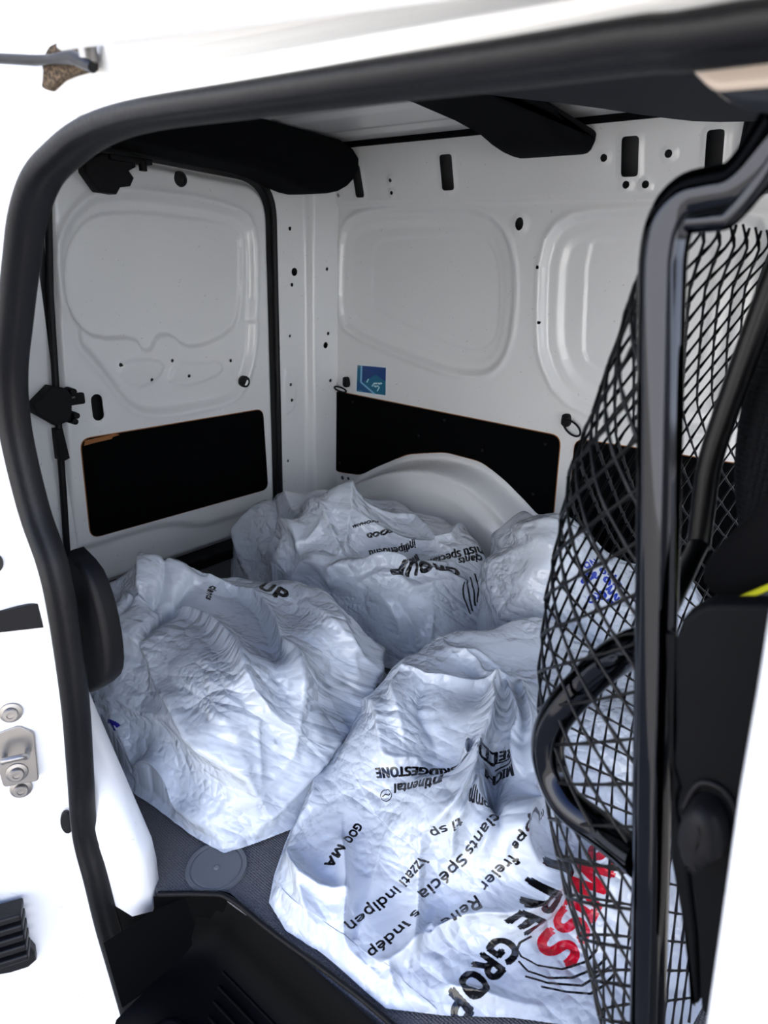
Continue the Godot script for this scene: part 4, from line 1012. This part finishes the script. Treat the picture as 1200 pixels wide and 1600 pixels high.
# Relief of fine crinkles in the film, kept in floating point so that it stays smooth.
func crinkle_map(side: int) -> ImageTexture:
	var a := facets(0.022, 71)
	var b := facets(0.055, 72)
	var mask := FastNoiseLite.new()
	mask.frequency = 0.006
	mask.seed = 73
	var data := PackedFloat32Array()
	data.resize(side * side)
	for y in side:
		for x in side:
			var m := clampf(0.5 + 1.1 * mask.get_noise_2d(x, y), 0.05, 1.0)
			data[y * side + x] = (a.get_noise_2d(x, y * 1.7) * 1.0 + b.get_noise_2d(x * 1.5, y) * 0.35) * m
	var im := Image.create_from_data(side, side, false, Image.FORMAT_RF, data.to_byte_array())
	im.bump_map_to_normal_map(7.0)
	return ImageTexture.create_from_image(im)

# Print: lettering and strokes drawn on the film. Its plane is laid out as (x, z - height), so steep sides keep their length.
func fill_triangle(im: Image, a: Vector2, b: Vector2, c: Vector2, color: Color) -> void:
	var y0 := int(floor(minf(a.y, minf(b.y, c.y)) - 0.5)) + 1
	var y1 := int(ceil(maxf(a.y, maxf(b.y, c.y)) - 0.5))
	for y in range(maxi(y0, 0), mini(y1, im.get_height())):
		var yy := y + 0.5
		var lo := INF
		var hi := -INF
		for e in [[a, b], [b, c], [c, a]]:
			var p: Vector2 = e[0]
			var q: Vector2 = e[1]
			if (p.y <= yy) != (q.y <= yy):
				var x := p.x + (q.x - p.x) * (yy - p.y) / (q.y - p.y)
				lo = minf(lo, x)
				hi = maxf(hi, x)
		if hi >= lo:
			var x0 := maxi(int(floor(lo)), 0)
			im.fill_rect(Rect2i(x0, y, maxi(mini(int(ceil(hi)), im.get_width()) - x0, 1), 1), color)

func draw_text(im: Image, to_px: Callable, words: String, a: Vector2, b: Vector2, up: Vector2, color: Color, bold: bool) -> void:
	var t := TextMesh.new()
	t.font = font
	t.font_size = 64
	t.depth = 0.0
	t.pixel_size = 0.01
	t.curve_step = 2.0
	t.text = "H"
	var cap := t.get_aabb()
	t.text = words
	var all := t.get_aabb()
	var arrays := t.surface_get_arrays(0)
	var v: PackedVector3Array = arrays[Mesh.ARRAY_VERTEX]
	var idx: PackedInt32Array = arrays[Mesh.ARRAY_INDEX] if arrays[Mesh.ARRAY_INDEX] != null else PackedInt32Array(range(v.size()))
	var flat := PackedVector2Array()
	for p in v:
		flat.append(to_px.call(a + (b - a) * (p.x - all.position.x) / all.size.x + up * (p.y - cap.position.y) / cap.size.y))
	var height: float = (to_px.call(up) - to_px.call(Vector2.ZERO)).length()
	var weight := 0.075 if bold else 0.038
	for way in ([Vector2(-1, 0), Vector2(1, 0), Vector2(0, 1), Vector2(0, -1)]):
		var off: Vector2 = way * height * weight
		for k in range(0, idx.size(), 3):
			fill_triangle(im, flat[idx[k]] + off, flat[idx[k + 1]] + off, flat[idx[k + 2]] + off, color)

func make_bag(called: String, label: String, outline: Array, pull: PackedFloat32Array, lift: float, folds: Array, words: Array, strokes: Array, side: int, sow: int, run: Vector2) -> void:
	var span := 1.2
	var lo := Vector2(INF, INF)
	var hi := Vector2(-INF, -INF)
	for p in outline:
		lo = lo.min(p)
		hi = hi.max(p)
	var origin := Vector2(lo.x - 0.05, lo.y - 0.36)
	var poly := PackedVector2Array(outline)
	# lettering
	var im := Image.create(side, side, false, Image.FORMAT_RGB8)
	im.fill(Color(0.79, 0.82, 0.86))
	var to_px := func(p: Vector2) -> Vector2: return (p - origin) / span * side
	var inks := [Color(0.05, 0.05, 0.06), Color(0.78, 0.05, 0.16), Color(0.08, 0.20, 0.66), Color(0.10, 0.08, 0.52)]
	for w in words:
		draw_text(im, to_px, w[0], w[1], w[2], w[3], inks[w[4]], w[5] == 1)
	for s in strokes:
		for k in s[2].size() - 1:
			var p: Vector2 = to_px.call(s[2][k])
			var q: Vector2 = to_px.call(s[2][k + 1])
			var half: Vector2 = (q - p).orthogonal().normalized() * s[0] / span * side / 2.0
			fill_triangle(im, p + half, q + half, q - half, inks[s[1]])
			fill_triangle(im, p + half, q - half, p - half, inks[s[1]])
	var mat := StandardMaterial3D.new()
	mat.albedo_texture = ImageTexture.create_from_image(im)
	mat.roughness = 0.2
	mat.metallic_specular = 0.55
	mat.backlight_enabled = true
	mat.backlight = Color(0.22, 0.23, 0.25)
	mat.normal_enabled = true
	mat.normal_texture = M.crinkle
	mat.normal_scale = 1.0
	# draped film: a taut surface over the tyre, its traced folds, then crumples
	var step := 0.0028
	var nx := int((hi.x - lo.x + 0.012) / step) + 1
	var nz := int((hi.y - lo.y + 0.012) / step) + 1
	var start := lo - Vector2(0.006, 0.006)
	var count := pull.size() / 3
	var h := PackedFloat32Array()
	var inside := PackedFloat32Array()
	for j in nz:
		for i in nx:
			var p := start + Vector2(i, j) * step
			var s := -sd_poly(p, poly)
			inside.append(s)
			var y := lift
			if s > -0.012:
				for k in count:
					var dx := pull[k * 3] - p.x
					var dz := pull[k * 3 + 1] - p.y
					y += pull[k * 3 + 2] * sqrt(dx * dx + dz * dz + 0.0025)
			h.append(maxf(y, 0.004))
	var big := facets(13.0, sow)
	var small := facets(30.0, sow + 3)
	var soft := FastNoiseLite.new()
	soft.noise_type = FastNoiseLite.TYPE_SIMPLEX
	soft.frequency = 4.0
	soft.seed = sow + 7
	soft.fractal_octaves = 2
	var ready := []
	for f in folds:
		var pts: Array = smooth_path(f[3], 3)
		var box := Rect2(pts[0], Vector2.ZERO)
		for p in pts:
			box = box.expand(p)
		ready.append([f[0], f[1], f[2], pts, box.grow(maxf(f[1], f[2]) * 2.5)])
	var v := PackedVector3Array()
	var uv := PackedVector2Array()
	for j in nz:
		for i in nx:
			var k := j * nx + i
			var p := start + Vector2(i, j) * step
			var gx := (h[k + 1 if i < nx - 1 else k] - h[k - 1 if i > 0 else k]) / (2.0 * step)
			var gz := (h[k + nx if j < nz - 1 else k] - h[k - nx if j > 0 else k]) / (2.0 * step)
			var n := Vector3(-gx, 1, -gz).normalized()
			var d := 0.0
			if inside[k] > -0.012:
				for f in ready:
					if not f[4].has_point(p):
						continue
					var best := INF
					var hand := 1.0
					var along := 0.0
					var pts: Array = f[3]
					for q in pts.size() - 1:
						var a: Vector2 = pts[q]
						var e: Vector2 = pts[q + 1] - a
						var t := clampf((p - a).dot(e) / e.length_squared(), 0.0, 1.0)
						var r := p - a - e * t
						var dd := r.length_squared()
						if dd < best:
							best = dd
							hand = e.cross(p - a)
							along = (q + t) / (pts.size() - 1)
					var dist := sqrt(best + 0.000004) - 0.002
					var w: float = f[1] if hand < 0 else f[2]
					d += 1.5 * f[0] * exp(-dist / (w * 0.55)) * (0.35 + 0.65 * sin(PI * clampf(along * 0.86 + 0.07, 0.0, 1.0)))
				var q3 := Vector3(p.x * run.x + p.y * run.y, h[k] * 1.3, p.x * -run.y + p.y * run.x)
				q3.x *= 0.5
				var rough := clampf(0.55 + 0.9 * soft.get_noise_3d(p.x, 3.0, p.y), 0.15, 1.0)
				d += 0.0075 * (big.get_noise_3dv(q3) + 1.0) * (0.5 + 0.5 * rough) + 0.0026 * (small.get_noise_3dv(q3) + 1.0) * rough + 0.006 * soft.get_noise_3dv(q3)
				d *= blend(inside[k] / 0.03) * 0.85 + 0.15
			var y := Vector3(p.x, h[k], p.y) + n * d
			y.y = maxf(y.y, 0.0015)
			if inside[k] < 0.012:
				y.y = minf(y.y, 0.004 + maxf(inside[k], 0.0) * 1.4)
			v.append(y)
			uv.append((Vector2(p.x, p.y - h[k]) - origin) / span)
	var nn := PackedVector3Array()
	for j in nz:
		for i in nx:
			var k := j * nx + i
			var du := v[k + 1 if i < nx - 1 else k] - v[k - 1 if i > 0 else k]
			var dv := v[k + nx if j < nz - 1 else k] - v[k - nx if j > 0 else k]
			nn.append(dv.cross(du).normalized())
	var idx := PackedInt32Array()
	for j in nz - 1:
		for i in nx - 1:
			var a := j * nx + i
			for t in [[a, a + 1, a + nx], [a + 1, a + nx + 1, a + nx]]:
				var held := 0
				for q in t:
					if inside[q] >= 0:
						held += 1
				if held == 3:
					idx.append_array(t)
				elif held > 0:
					var fan := []
					for k in 3:
						var p: int = t[k]
						var q: int = t[(k + 1) % 3]
						if inside[p] >= 0:
							fan.append(p)
						if (inside[p] >= 0) != (inside[q] >= 0):
							var f := inside[p] / (inside[p] - inside[q])
							fan.append(v.size())
							v.append(v[p].lerp(v[q], f))
							nn.append(nn[p].lerp(nn[q], f).normalized())
							uv.append(uv[p].lerp(uv[q], f))
					for k in range(1, fan.size() - 1):
						idx.append_array([fan[0], fan[k], fan[k + 1]])
	var st := SurfaceTool.new()
	st.create_from_arrays(arrays_of(v, nn, uv, idx))
	st.generate_tangents()
	var o := obj(called, st.commit(), mat)
	tag(o, label, "bag", "white plastic tyre bags on the cargo floor")

func arrays_of(v: PackedVector3Array, n: PackedVector3Array, uv: PackedVector2Array, idx: PackedInt32Array) -> Array:
	var a := []
	a.resize(Mesh.ARRAY_MAX)
	a[Mesh.ARRAY_VERTEX] = v
	a[Mesh.ARRAY_NORMAL] = n
	a[Mesh.ARRAY_TEX_UV] = uv
	a[Mesh.ARRAY_INDEX] = idx
	return a

func make_bags() -> void:
	make_bag("tyre_bag", "white plastic tyre bag with tall bunched neck, nearest the left door seal", outline_a, pull_a, lift_a, folds_a, print_a, strokes_a, 1024, 11, Vector2(0.80, 0.60))
	make_bag("tyre_bag", "white plastic tyre bag at the back, twisted neck against the wheel arch", outline_b, pull_b, lift_b, folds_b, print_b, strokes_b, 1400, 23, Vector2(0.9, -0.43))
	make_bag("tyre_bag", "white plastic tyre bag with blue lettering behind the wire grille", outline_c, pull_c, lift_c, folds_c, print_c, strokes_c, 1024, 37, Vector2(0.9, -0.43))
	make_bag("tyre_bag", "front white tyre bag with red and black lettering spread over the floor", outline_d, pull_d, lift_d, folds_d, print_d, strokes_d, 2048, 5, Vector2(-0.6, 0.8))

# ------------------------------------------------------------------ partition grille
func post_x(y: float) -> float:
	return -0.150 + (0.976 - y) * 0.152

func lookup(table: Array, t: float) -> float:
	if t <= table[0].x:
		return table[0].y
	for i in table.size() - 1:
		if t <= table[i + 1].x:
			return lerpf(table[i].y, table[i + 1].y, (t - table[i].x) / (table[i + 1].x - table[i].x))
	return table[table.size() - 1].y

func make_grille() -> void:
	var g := thing("partition_grille", "glossy black tube partition with a bulging wire grille behind the seat", "partition")
	var post := smooth_path([Vector3(0.02, -0.15, -0.45), Vector3(-0.055, 0.350, -0.45), Vector3(-0.093, 0.599, -0.45), Vector3(-0.123, 0.797, -0.45), Vector3(-0.144, 0.930, -0.45), Vector3(-0.148, 0.962, -0.45), Vector3(-0.146, 0.980, -0.45), Vector3(-0.139, 0.990, -0.45), Vector3(-0.127, 0.993, -0.45), Vector3(-0.114, 0.996, -0.45), Vector3(-0.103, 1.010, -0.45), Vector3(-0.092, 1.040, -0.45), Vector3(-0.085, 1.10, -0.45)], 6)
	obj("post_tube", tube(post, 0.0142, 24), M.gloss, g)
	obj("top_branch", tube(smooth_path([Vector3(-0.137, 0.977, -0.448), Vector3(-0.120, 0.978, -0.444), Vector3(-0.112, 0.981, -0.444), Vector3(-0.100, 1.000, -0.444), Vector3(-0.088, 1.03, -0.444)], 6), 0.0065, 12), M.gloss, g)
	obj("hoop", tube(smooth_path([Vector3(-0.112, 0.69, -0.47), Vector3(-0.139, 0.662, -0.49), Vector3(-0.165, 0.622, -0.50), Vector3(-0.190, 0.570, -0.50), Vector3(-0.196, 0.535, -0.50), Vector3(-0.188, 0.505, -0.50), Vector3(-0.165, 0.489, -0.49), Vector3(-0.130, 0.490, -0.48), Vector3(-0.088, 0.505, -0.455)], 6), 0.0155, 20), M.gloss, g)
	obj("bottom_tube", tube([Vector3(-0.110, 0.712, -0.455), Vector3(-0.125, 0.726, -0.60)], 0.0085, 14), M.wire, g)
	obj("side_rail", tube(smooth_path([Vector3(-0.125, 0.722, -0.60), Vector3(-0.1275, 0.755, -0.60), Vector3(-0.130, 0.801, -0.60), Vector3(-0.123, 0.866, -0.60), Vector3(-0.113, 0.940, -0.60), Vector3(-0.10, 1.02, -0.60), Vector3(-0.09, 1.09, -0.60)], 4), 0.0098, 14), M.wire, g)
	# wire lattice
	var swell := [Vector2(-0.03, 0.03), Vector2(0.10, 0.055), Vector2(0.165, 0.071), Vector2(0.23, 0.09), Vector2(0.30, 0.112), Vector2(0.365, 0.142), Vector2(0.435, 0.162), Vector2(0.51, 0.171), Vector2(0.585, 0.168), Vector2(0.66, 0.157), Vector2(0.79, 0.124), Vector2(0.855, 0.093), Vector2(0.935, 0.057), Vector2(0.975, 0.03)]
	var plan := smooth_path([Vector2(-0.452, 0.05), Vector2(-0.475, 0.50), Vector2(-0.52, 0.86), Vector2(-0.58, 1.0), Vector2(-0.66, 1.03), Vector2(-0.78, 1.02), Vector2(-0.92, 0.95), Vector2(-1.06, 0.78), Vector2(-1.20, 0.50), Vector2(-1.36, 0.15)], 8)
	var arc := [Vector2(0.0, 0.0)]     # arc length -> index in plan
	var run := 0.0
	for i in plan.size() - 1:
		var d: Vector2 = plan[i + 1] - plan[i]
		run += Vector2(d.x, d.y * 0.14).length()
		arc.append(Vector2(run, i + 1))
	var point := func(s: float, y: float) -> Vector3:
		var at := lookup(arc, s)
		var i := mini(int(at), plan.size() - 2)
		var q: Vector2 = plan[i].lerp(plan[i + 1], at - i)
		return Vector3(post_x(y) - 0.90 * lookup(swell, y) * q.y, y, q.x)
	var dw := 0.050
	var dh := 0.040
	var low := 0.02
	var top := 0.995
	for way in [1.0, -1.0]:
		var lines := int(ceil((top - low) / dh + run / dw)) + 1
		for k in lines:
			var y0: float = low - (run / dw) * dh + k * dh if way > 0 else low + k * dh
			var path := []
			var radii := PackedFloat32Array()
			var cells := int(run / (dw / 2.0))
			for c in cells + 1:
				for part in (3 if c < cells else 1):
					var s := minf((c + part / 3.0) * dw / 2.0, run)
					var y: float = y0 + way * s * dh / dw
					if y < low - 0.0001 or y > top + 0.0001:
						continue
					path.append(point.call(s, y))
					radii.append(0.0021 if part == 0 else 0.0014)
			if path.size() >= 4:
				obj("wire", tube(path, radii, 6), M.wire, g)

func make_seat() -> void:
	var s := thing("passenger_seat", "black fabric seat with yellow piping behind the partition", "seat")
	var back := soften([Vector2(-0.10, 0.98), Vector2(-0.110, 0.926), Vector2(-0.119, 0.887), Vector2(-0.124, 0.845), Vector2(-0.121, 0.802), Vector2(-0.112, 0.759), Vector2(-0.09, 0.70), Vector2(-0.02, 0.60), Vector2(0.16, 0.60), Vector2(0.14, 0.98), Vector2(0.06, 1.08), Vector2(-0.06, 1.08)], 1)
	obj("backrest", prism(back, -1.05, -0.612, xy(), 0.03, 5), M.fabric, s)
	var bolster := soften([Vector2(-0.062, 0.835), Vector2(-0.071, 0.806), Vector2(-0.083, 0.779), Vector2(-0.096, 0.756), Vector2(-0.1005, 0.742), Vector2(-0.096, 0.727), Vector2(-0.079, 0.721), Vector2(-0.053, 0.747), Vector2(0.05, 0.80), Vector2(0.10, 0.88), Vector2(0.02, 0.93), Vector2(-0.04, 0.89)], 1)
	obj("bolster", prism(bolster, -0.58, -0.50, xy(), 0.012, 5), M.cloth, s)
	obj("piping", tube([Vector3(-0.083, 0.7195, -0.499), Vector3(-0.068, 0.733, -0.497), Vector3(-0.053, 0.7475, -0.497), Vector3(-0.02, 0.775, -0.497)], 0.0022, 8), M.yellow, s)
	obj("ribbed_side", prism(round_corners([Vector2(-0.080, 0.721), Vector2(-0.053, 0.746), Vector2(0.0, 0.79), Vector2(0.0, 0.735), Vector2(-0.047, 0.727), Vector2(-0.071, 0.7185)], 0.003), -0.56, -0.502, xy(), 0.006), M.rib, s)
	obj("hinge_cover", prism(disc(0.026, 24, Vector2(-0.072, 0.7145), 1.0), -0.54, -0.506, func(u: float, v: float, w: float) -> Vector3: return Vector3(-0.072 + (u + 0.072) * 0.72, 0.7145 + (v - 0.7145) * 0.36, w), 0.006), M.plastic, s)
	# side trim of the post below the seat
	var trim := frame("trim_post", "black grained lower trim of the front door post")
	obj("panel", prism(round_corners([Vector2(-0.074, 0.632), Vector2(-0.078, 0.66), Vector2(-0.090, 0.722), Vector2(-0.088, 0.741), Vector2(-0.077, 0.755), Vector2(-0.044, 0.767), Vector2(0.02, 0.767), Vector2(0.04, 0.431), Vector2(-0.0135, 0.431), Vector2(-0.020, 0.437), Vector2(-0.034, 0.50), Vector2(-0.052, 0.562), Vector2(-0.067, 0.600), Vector2(-0.066, 0.615)], 0.004), -0.436, -0.42, xy(), 0.004), M.grain, trim)
	obj("edge_strip", prism(round_corners([Vector2(-0.0945, 0.729), Vector2(-0.0915, 0.715), Vector2(-0.080, 0.66), Vector2(-0.0755, 0.631), Vector2(-0.0675, 0.6145), Vector2(-0.0685, 0.600), Vector2(-0.054, 0.562), Vector2(-0.036, 0.50), Vector2(-0.022, 0.437), Vector2(-0.026, 0.430), Vector2(-0.049, 0.51), Vector2(-0.063, 0.55), Vector2(-0.080, 0.637)], 0.002), -0.436, -0.424, xy(), 0.003), M.grain, trim)
	var hook := obj("belt_guide", prism(soften([Vector2(-0.059, 0.612), Vector2(-0.053, 0.623), Vector2(-0.042, 0.624), Vector2(-0.033, 0.610), Vector2(-0.029, 0.592), Vector2(-0.035, 0.586), Vector2(-0.043, 0.566), Vector2(-0.053, 0.574), Vector2(-0.060, 0.592)], 1), -0.43, -0.395, xy(), 0.011, 5), M.gloss, trim)
	hook.material_override = M.plastic
	obj("guide_rim", tube(smooth_path([Vector3(-0.0615, 0.604, -0.418), Vector3(-0.056, 0.628, -0.418), Vector3(-0.041, 0.631, -0.418), Vector3(-0.028, 0.611, -0.418), Vector3(-0.025, 0.585, -0.418)], 5), 0.0022, 8), M.plastic, trim)

func make_small_things() -> void:
	# load-instruction sticker
	var w := 256
	var im := Image.create(w, w, false, Image.FORMAT_RGB8)
	im.fill(Color(0.88, 0.92, 0.94))
	im.fill_rect(Rect2i(9, 9, w - 18, w - 18), Color(0.02, 0.24, 0.50))
	var teal := Color(0.02, 0.40, 0.53)
	var pale := Color(0.50, 0.74, 0.88)
	var px := func(a: float, b: float) -> Vector2: return Vector2(a, b) * w
	im.fill_rect(Rect2i(9, 9, 28, w - 18), teal)
	fill_triangle(im, px.call(0.04, 0.96), px.call(0.04, 0.55), px.call(0.60, 0.96), Color(0.02, 0.32, 0.52))
	fill_triangle(im, px.call(0.24, 0.60), px.call(0.64, 0.30), px.call(0.96, 0.50), teal)
	fill_triangle(im, px.call(0.24, 0.60), px.call(0.96, 0.50), px.call(0.96, 0.96), teal)
	fill_triangle(im, px.call(0.24, 0.60), px.call(0.96, 0.96), px.call(0.60, 0.96), teal)
	for l in [[0.17, 0.04, 0.17, 0.62, 0.055], [0.17, 0.62, 0.62, 0.97, 0.055], [0.36, 0.60, 0.41, 0.47, 0.03], [0.53, 0.72, 0.60, 0.58, 0.03], [0.70, 0.86, 0.77, 0.70, 0.03]]:
		var p: Vector2 = px.call(l[0], l[1])
		var q: Vector2 = px.call(l[2], l[3])
		var half: Vector2 = (q - p).orthogonal().normalized() * l[4] * w / 2.0
		fill_triangle(im, p + half, q + half, q - half, pale if l[4] > 0.04 else Color(0.75, 0.92, 0.95))
		fill_triangle(im, p + half, q - half, p - half, pale if l[4] > 0.04 else Color(0.75, 0.92, 0.95))
	im.fill_rect(Rect2i(10, 14, 18, 16), Color(0.4, 0.42, 0.42))
	var to_px := func(p: Vector2) -> Vector2: return p * w
	draw_text(im, to_px, "800 kg/h", Vector2(0.60, 0.63), Vector2(0.84, 0.60), Vector2(0, -0.055), Color(0.8, 0.93, 0.96), true)
	draw_text(im, to_px, "kg/h", Vector2(0.60, 0.72), Vector2(0.74, 0.71), Vector2(0, -0.055), Color(0.8, 0.93, 0.96), true)
	im.fill_rect(Rect2i(18, 236, 40, 5), Color(0.4, 0.65, 0.75))
	var sm := plain(Color(1, 1, 1), 0.3, 0.5)
	sm.albedo_texture = ImageTexture.create_from_image(im)
	var st := SurfaceTool.new()
	st.begin(Mesh.PRIMITIVE_TRIANGLES)
	var corner := [Vector3(-1.588, 0.606, FAR + 0.0016), Vector3(-1.449, 0.613, FAR + 0.0016), Vector3(-1.447, 0.512, FAR + 0.0016), Vector3(-1.590, 0.507, FAR + 0.0016)]
	var uvs := [Vector2(0, 0), Vector2(1, 0), Vector2(1, 1), Vector2(0, 1)]
	for k in [0, 1, 2, 0, 2, 3]:
		st.set_uv(uvs[k])
		st.set_normal(Vector3(0, 0, 1))
		st.add_vertex(corner[k])
	tag(obj("sticker", st.commit(), sm), "small blue and white instruction sticker on the far wall", "sticker")
	# lashing rings
	for r in [[-1.632, 0.535, 0.9, "black lashing ring folded flat beside the blue sticker"], [-0.785, 0.538, -0.55, "black lashing ring hanging between the two black side panels"]]:
		var ring := thing("lashing_ring", r[3], "lashing ring", Vector3(r[0], r[1], FAR), "lashing rings on the far wall")
		obj("boss", prism(round_corners([Vector2(-0.012, 0.020), Vector2(0.010, 0.022), Vector2(0.016, -0.006), Vector2(0.006, -0.018), Vector2(-0.012, -0.012)], 0.008), -0.002, 0.014, xy(), 0.004), M.plastic, ring)
		obj("screw", lathe([Vector2(0, 0.017), Vector2(0.004, 0.017), Vector2(0.0055, 0.0145)], facing(Vector3(0, 0, 1)), Vector3(-0.002, 0.008, 0), 10), M.wire, ring)
		var loop := []
		var tilt: float = r[2]
		for k in 20:
			var t := TAU * k / 20
			var p := Vector2(cos(t) * 0.021, sin(t) * 0.025 - 0.026)
			if tilt > 0:
				loop.append(Vector3(-0.02 + p.x * 1.25, -0.014 + p.y * 0.45, 0.014 + 0.012 * sin(t)))
			else:
				loop.append(Vector3(p.x * 0.9 - p.y * 0.75 + 0.005, p.y * 0.8 + p.x * 0.25 + 0.006, 0.014))
		obj("ring", tube(loop, 0.0032, 8, true), M.plastic, ring)
	# striker and its bolts on the rear post
	var n := Vector3(0.88, 0.10, 0.47).normalized()
	var ax := facing(n)
	var striker := thing("door_striker", "steel latch striker plate bolted to the white rear post", "striker", Vector3(-0.8935, 0.265, -0.2845))
	var place := func(u: float, v: float, d: float) -> Vector3: return ax * Vector3(u, d, v)
	obj("plate", prism(round_corners([Vector2(-0.024, -0.048), Vector2(0.022, -0.046), Vector2(0.028, 0.040), Vector2(-0.010, 0.048), Vector2(-0.028, 0.03)], 0.006), -0.002, 0.005, place, 0.0015), M.steel, striker)
	obj("loop", tube(smooth_path([ax * Vector3(-0.016, 0.002, 0.004), ax * Vector3(-0.016, 0.022, 0.006), ax * Vector3(-0.012, 0.03, 0.012), ax * Vector3(0.010, 0.03, 0.012), ax * Vector3(0.014, 0.022, 0.006), ax * Vector3(0.014, 0.002, 0.004)], 4), 0.0045, 10), M.steel, striker)
	obj("bolt", bolt_shape(ax, ax * Vector3(0.002, 0.004, -0.026)), M.steel, striker)
	for b in [[Vector3(-0.892, 0.337, -0.288), "steel torx bolt above the striker on the rear post"], [Vector3(-0.895, 0.204, -0.283), "steel torx bolt below the striker on the rear post"]]:
		tag(obj("post_bolt", bolt_shape(ax, b[0]), M.steel), b[1], "bolt", "flange bolts on the rear post")
	tag(obj("oval_plug", prism(disc(0.020, 20), -0.002, 0.004, func(u: float, v: float, d: float) -> Vector3: return Vector3(-0.864, 0.128, -0.326) + ax * Vector3(u * 0.45, d, v), 0.002), M.rubber), "black oval rubber plug in the rear post beside the seal", "plug")
	tag(obj("round_plug", prism(disc(0.012, 20), -0.002, 0.003, func(u: float, v: float, d: float) -> Vector3: return Vector3(-0.885, 0.566, -0.302) + ax * Vector3(u * 0.7, d, v), 0.001), M.rubber), "small black round plug high on the white rear post", "plug")
	# ribbed rubber buffer low on the post
	var buf := thing("rubber_buffer", "black ribbed rubber buffer low on the white rear post", "buffer", Vector3(-0.913, -0.040, -0.214))
	obj("base_plate", prism(soften([Vector2(0.0, -0.075), Vector2(0.022, -0.06), Vector2(0.052, 0.07), Vector2(0.045, 0.095), Vector2(0.02, 0.085), Vector2(-0.05, -0.04), Vector2(-0.05, -0.075)], 1), -0.004, 0.012, place, 0.004), M.rubber, buf)
	for k in 5:
		obj("rib", prism(rect(Vector2(-0.045, -0.040 + k * 0.019), Vector2(0.002 + k * 0.004, -0.028 + k * 0.019), 0.003), 0.0, 0.034, place, 0.003), M.rubber, buf)
	obj("rib_rail", prism(round_corners([Vector2(0.002, -0.045), Vector2(0.013, -0.045), Vector2(0.034, 0.058), Vector2(0.020, 0.060)], 0.003), 0.0, 0.040, place, 0.003), M.rubber, buf)
	# sliding door pocket in the post and the roller arm in the top rail
	tag(obj("rail_guide", prism(round_corners([Vector2(-0.07, -0.018), Vector2(0.034, -0.013), Vector2(0.034, 0.012), Vector2(-0.07, 0.022)], 0.004), -0.004, 0.006, func(u: float, v: float, d: float) -> Vector3: return Vector3(-0.884, 0.482, -0.302) + ax * Vector3(u, d, v), 0.001), M.plastic), "black guide rail block of the sliding door in the white rear post", "rail guide")
	var arm := thing("roller_arm", "black steel roller arm reaching into the top door rail", "roller arm", Vector3(-0.560, 1.084, -0.322))
	obj("bar", tube([Vector3(-0.26, 0.036, 0.02), Vector3(-0.09, 0.014, 0.0), Vector3(-0.066, 0.012, -0.002), Vector3(-0.027, 0.008, 0.0), Vector3(0.0, -0.002, 0.0)], [0.0042, 0.0042, 0.0036, 0.0052, 0.004], 10), M.wire, arm)
	obj("roller", lathe([Vector2(0, 0.010), Vector2(0.006, 0.010), Vector2(0.007, 0.008), Vector2(0.007, -0.004), Vector2(0, -0.005)], Basis.IDENTITY, Vector3(-0.012, 0.008, -0.004), 14), M.steel, arm)
	var pocket := round_corners([Vector2(-0.660, 1.081), Vector2(-0.652, 1.090), Vector2(-0.654, 1.099), Vector2(-0.638, 1.108), Vector2(-0.622, 1.109), Vector2(-0.588, 1.100), Vector2(-0.577, 1.096), Vector2(-0.572, 1.084), Vector2(-0.607, 1.084), Vector2(-0.626, 1.083), Vector2(-0.649, 1.077)], 0.004)
	tag(obj("rail_pocket", prism(pocket, -0.345, -0.329, xy(), 0.001), M.grime), "dirty dark pocket at the rear end of the top door rail", "rail pocket")

func bolt_shape(ax: Basis, at: Vector3) -> ArrayMesh:
	var st := SurfaceTool.new()
	st.append_from(lathe([Vector2(0.0, 0.0085), Vector2(0.0045, 0.0088), Vector2(0.0048, 0.0105), Vector2(0.0085, 0.0105), Vector2(0.0095, 0.009), Vector2(0.0098, 0.004), Vector2(0.0145, 0.003), Vector2(0.0152, 0.0015), Vector2(0.0152, -0.002)], ax, at, 18), 0, Transform3D())
	return st.commit()
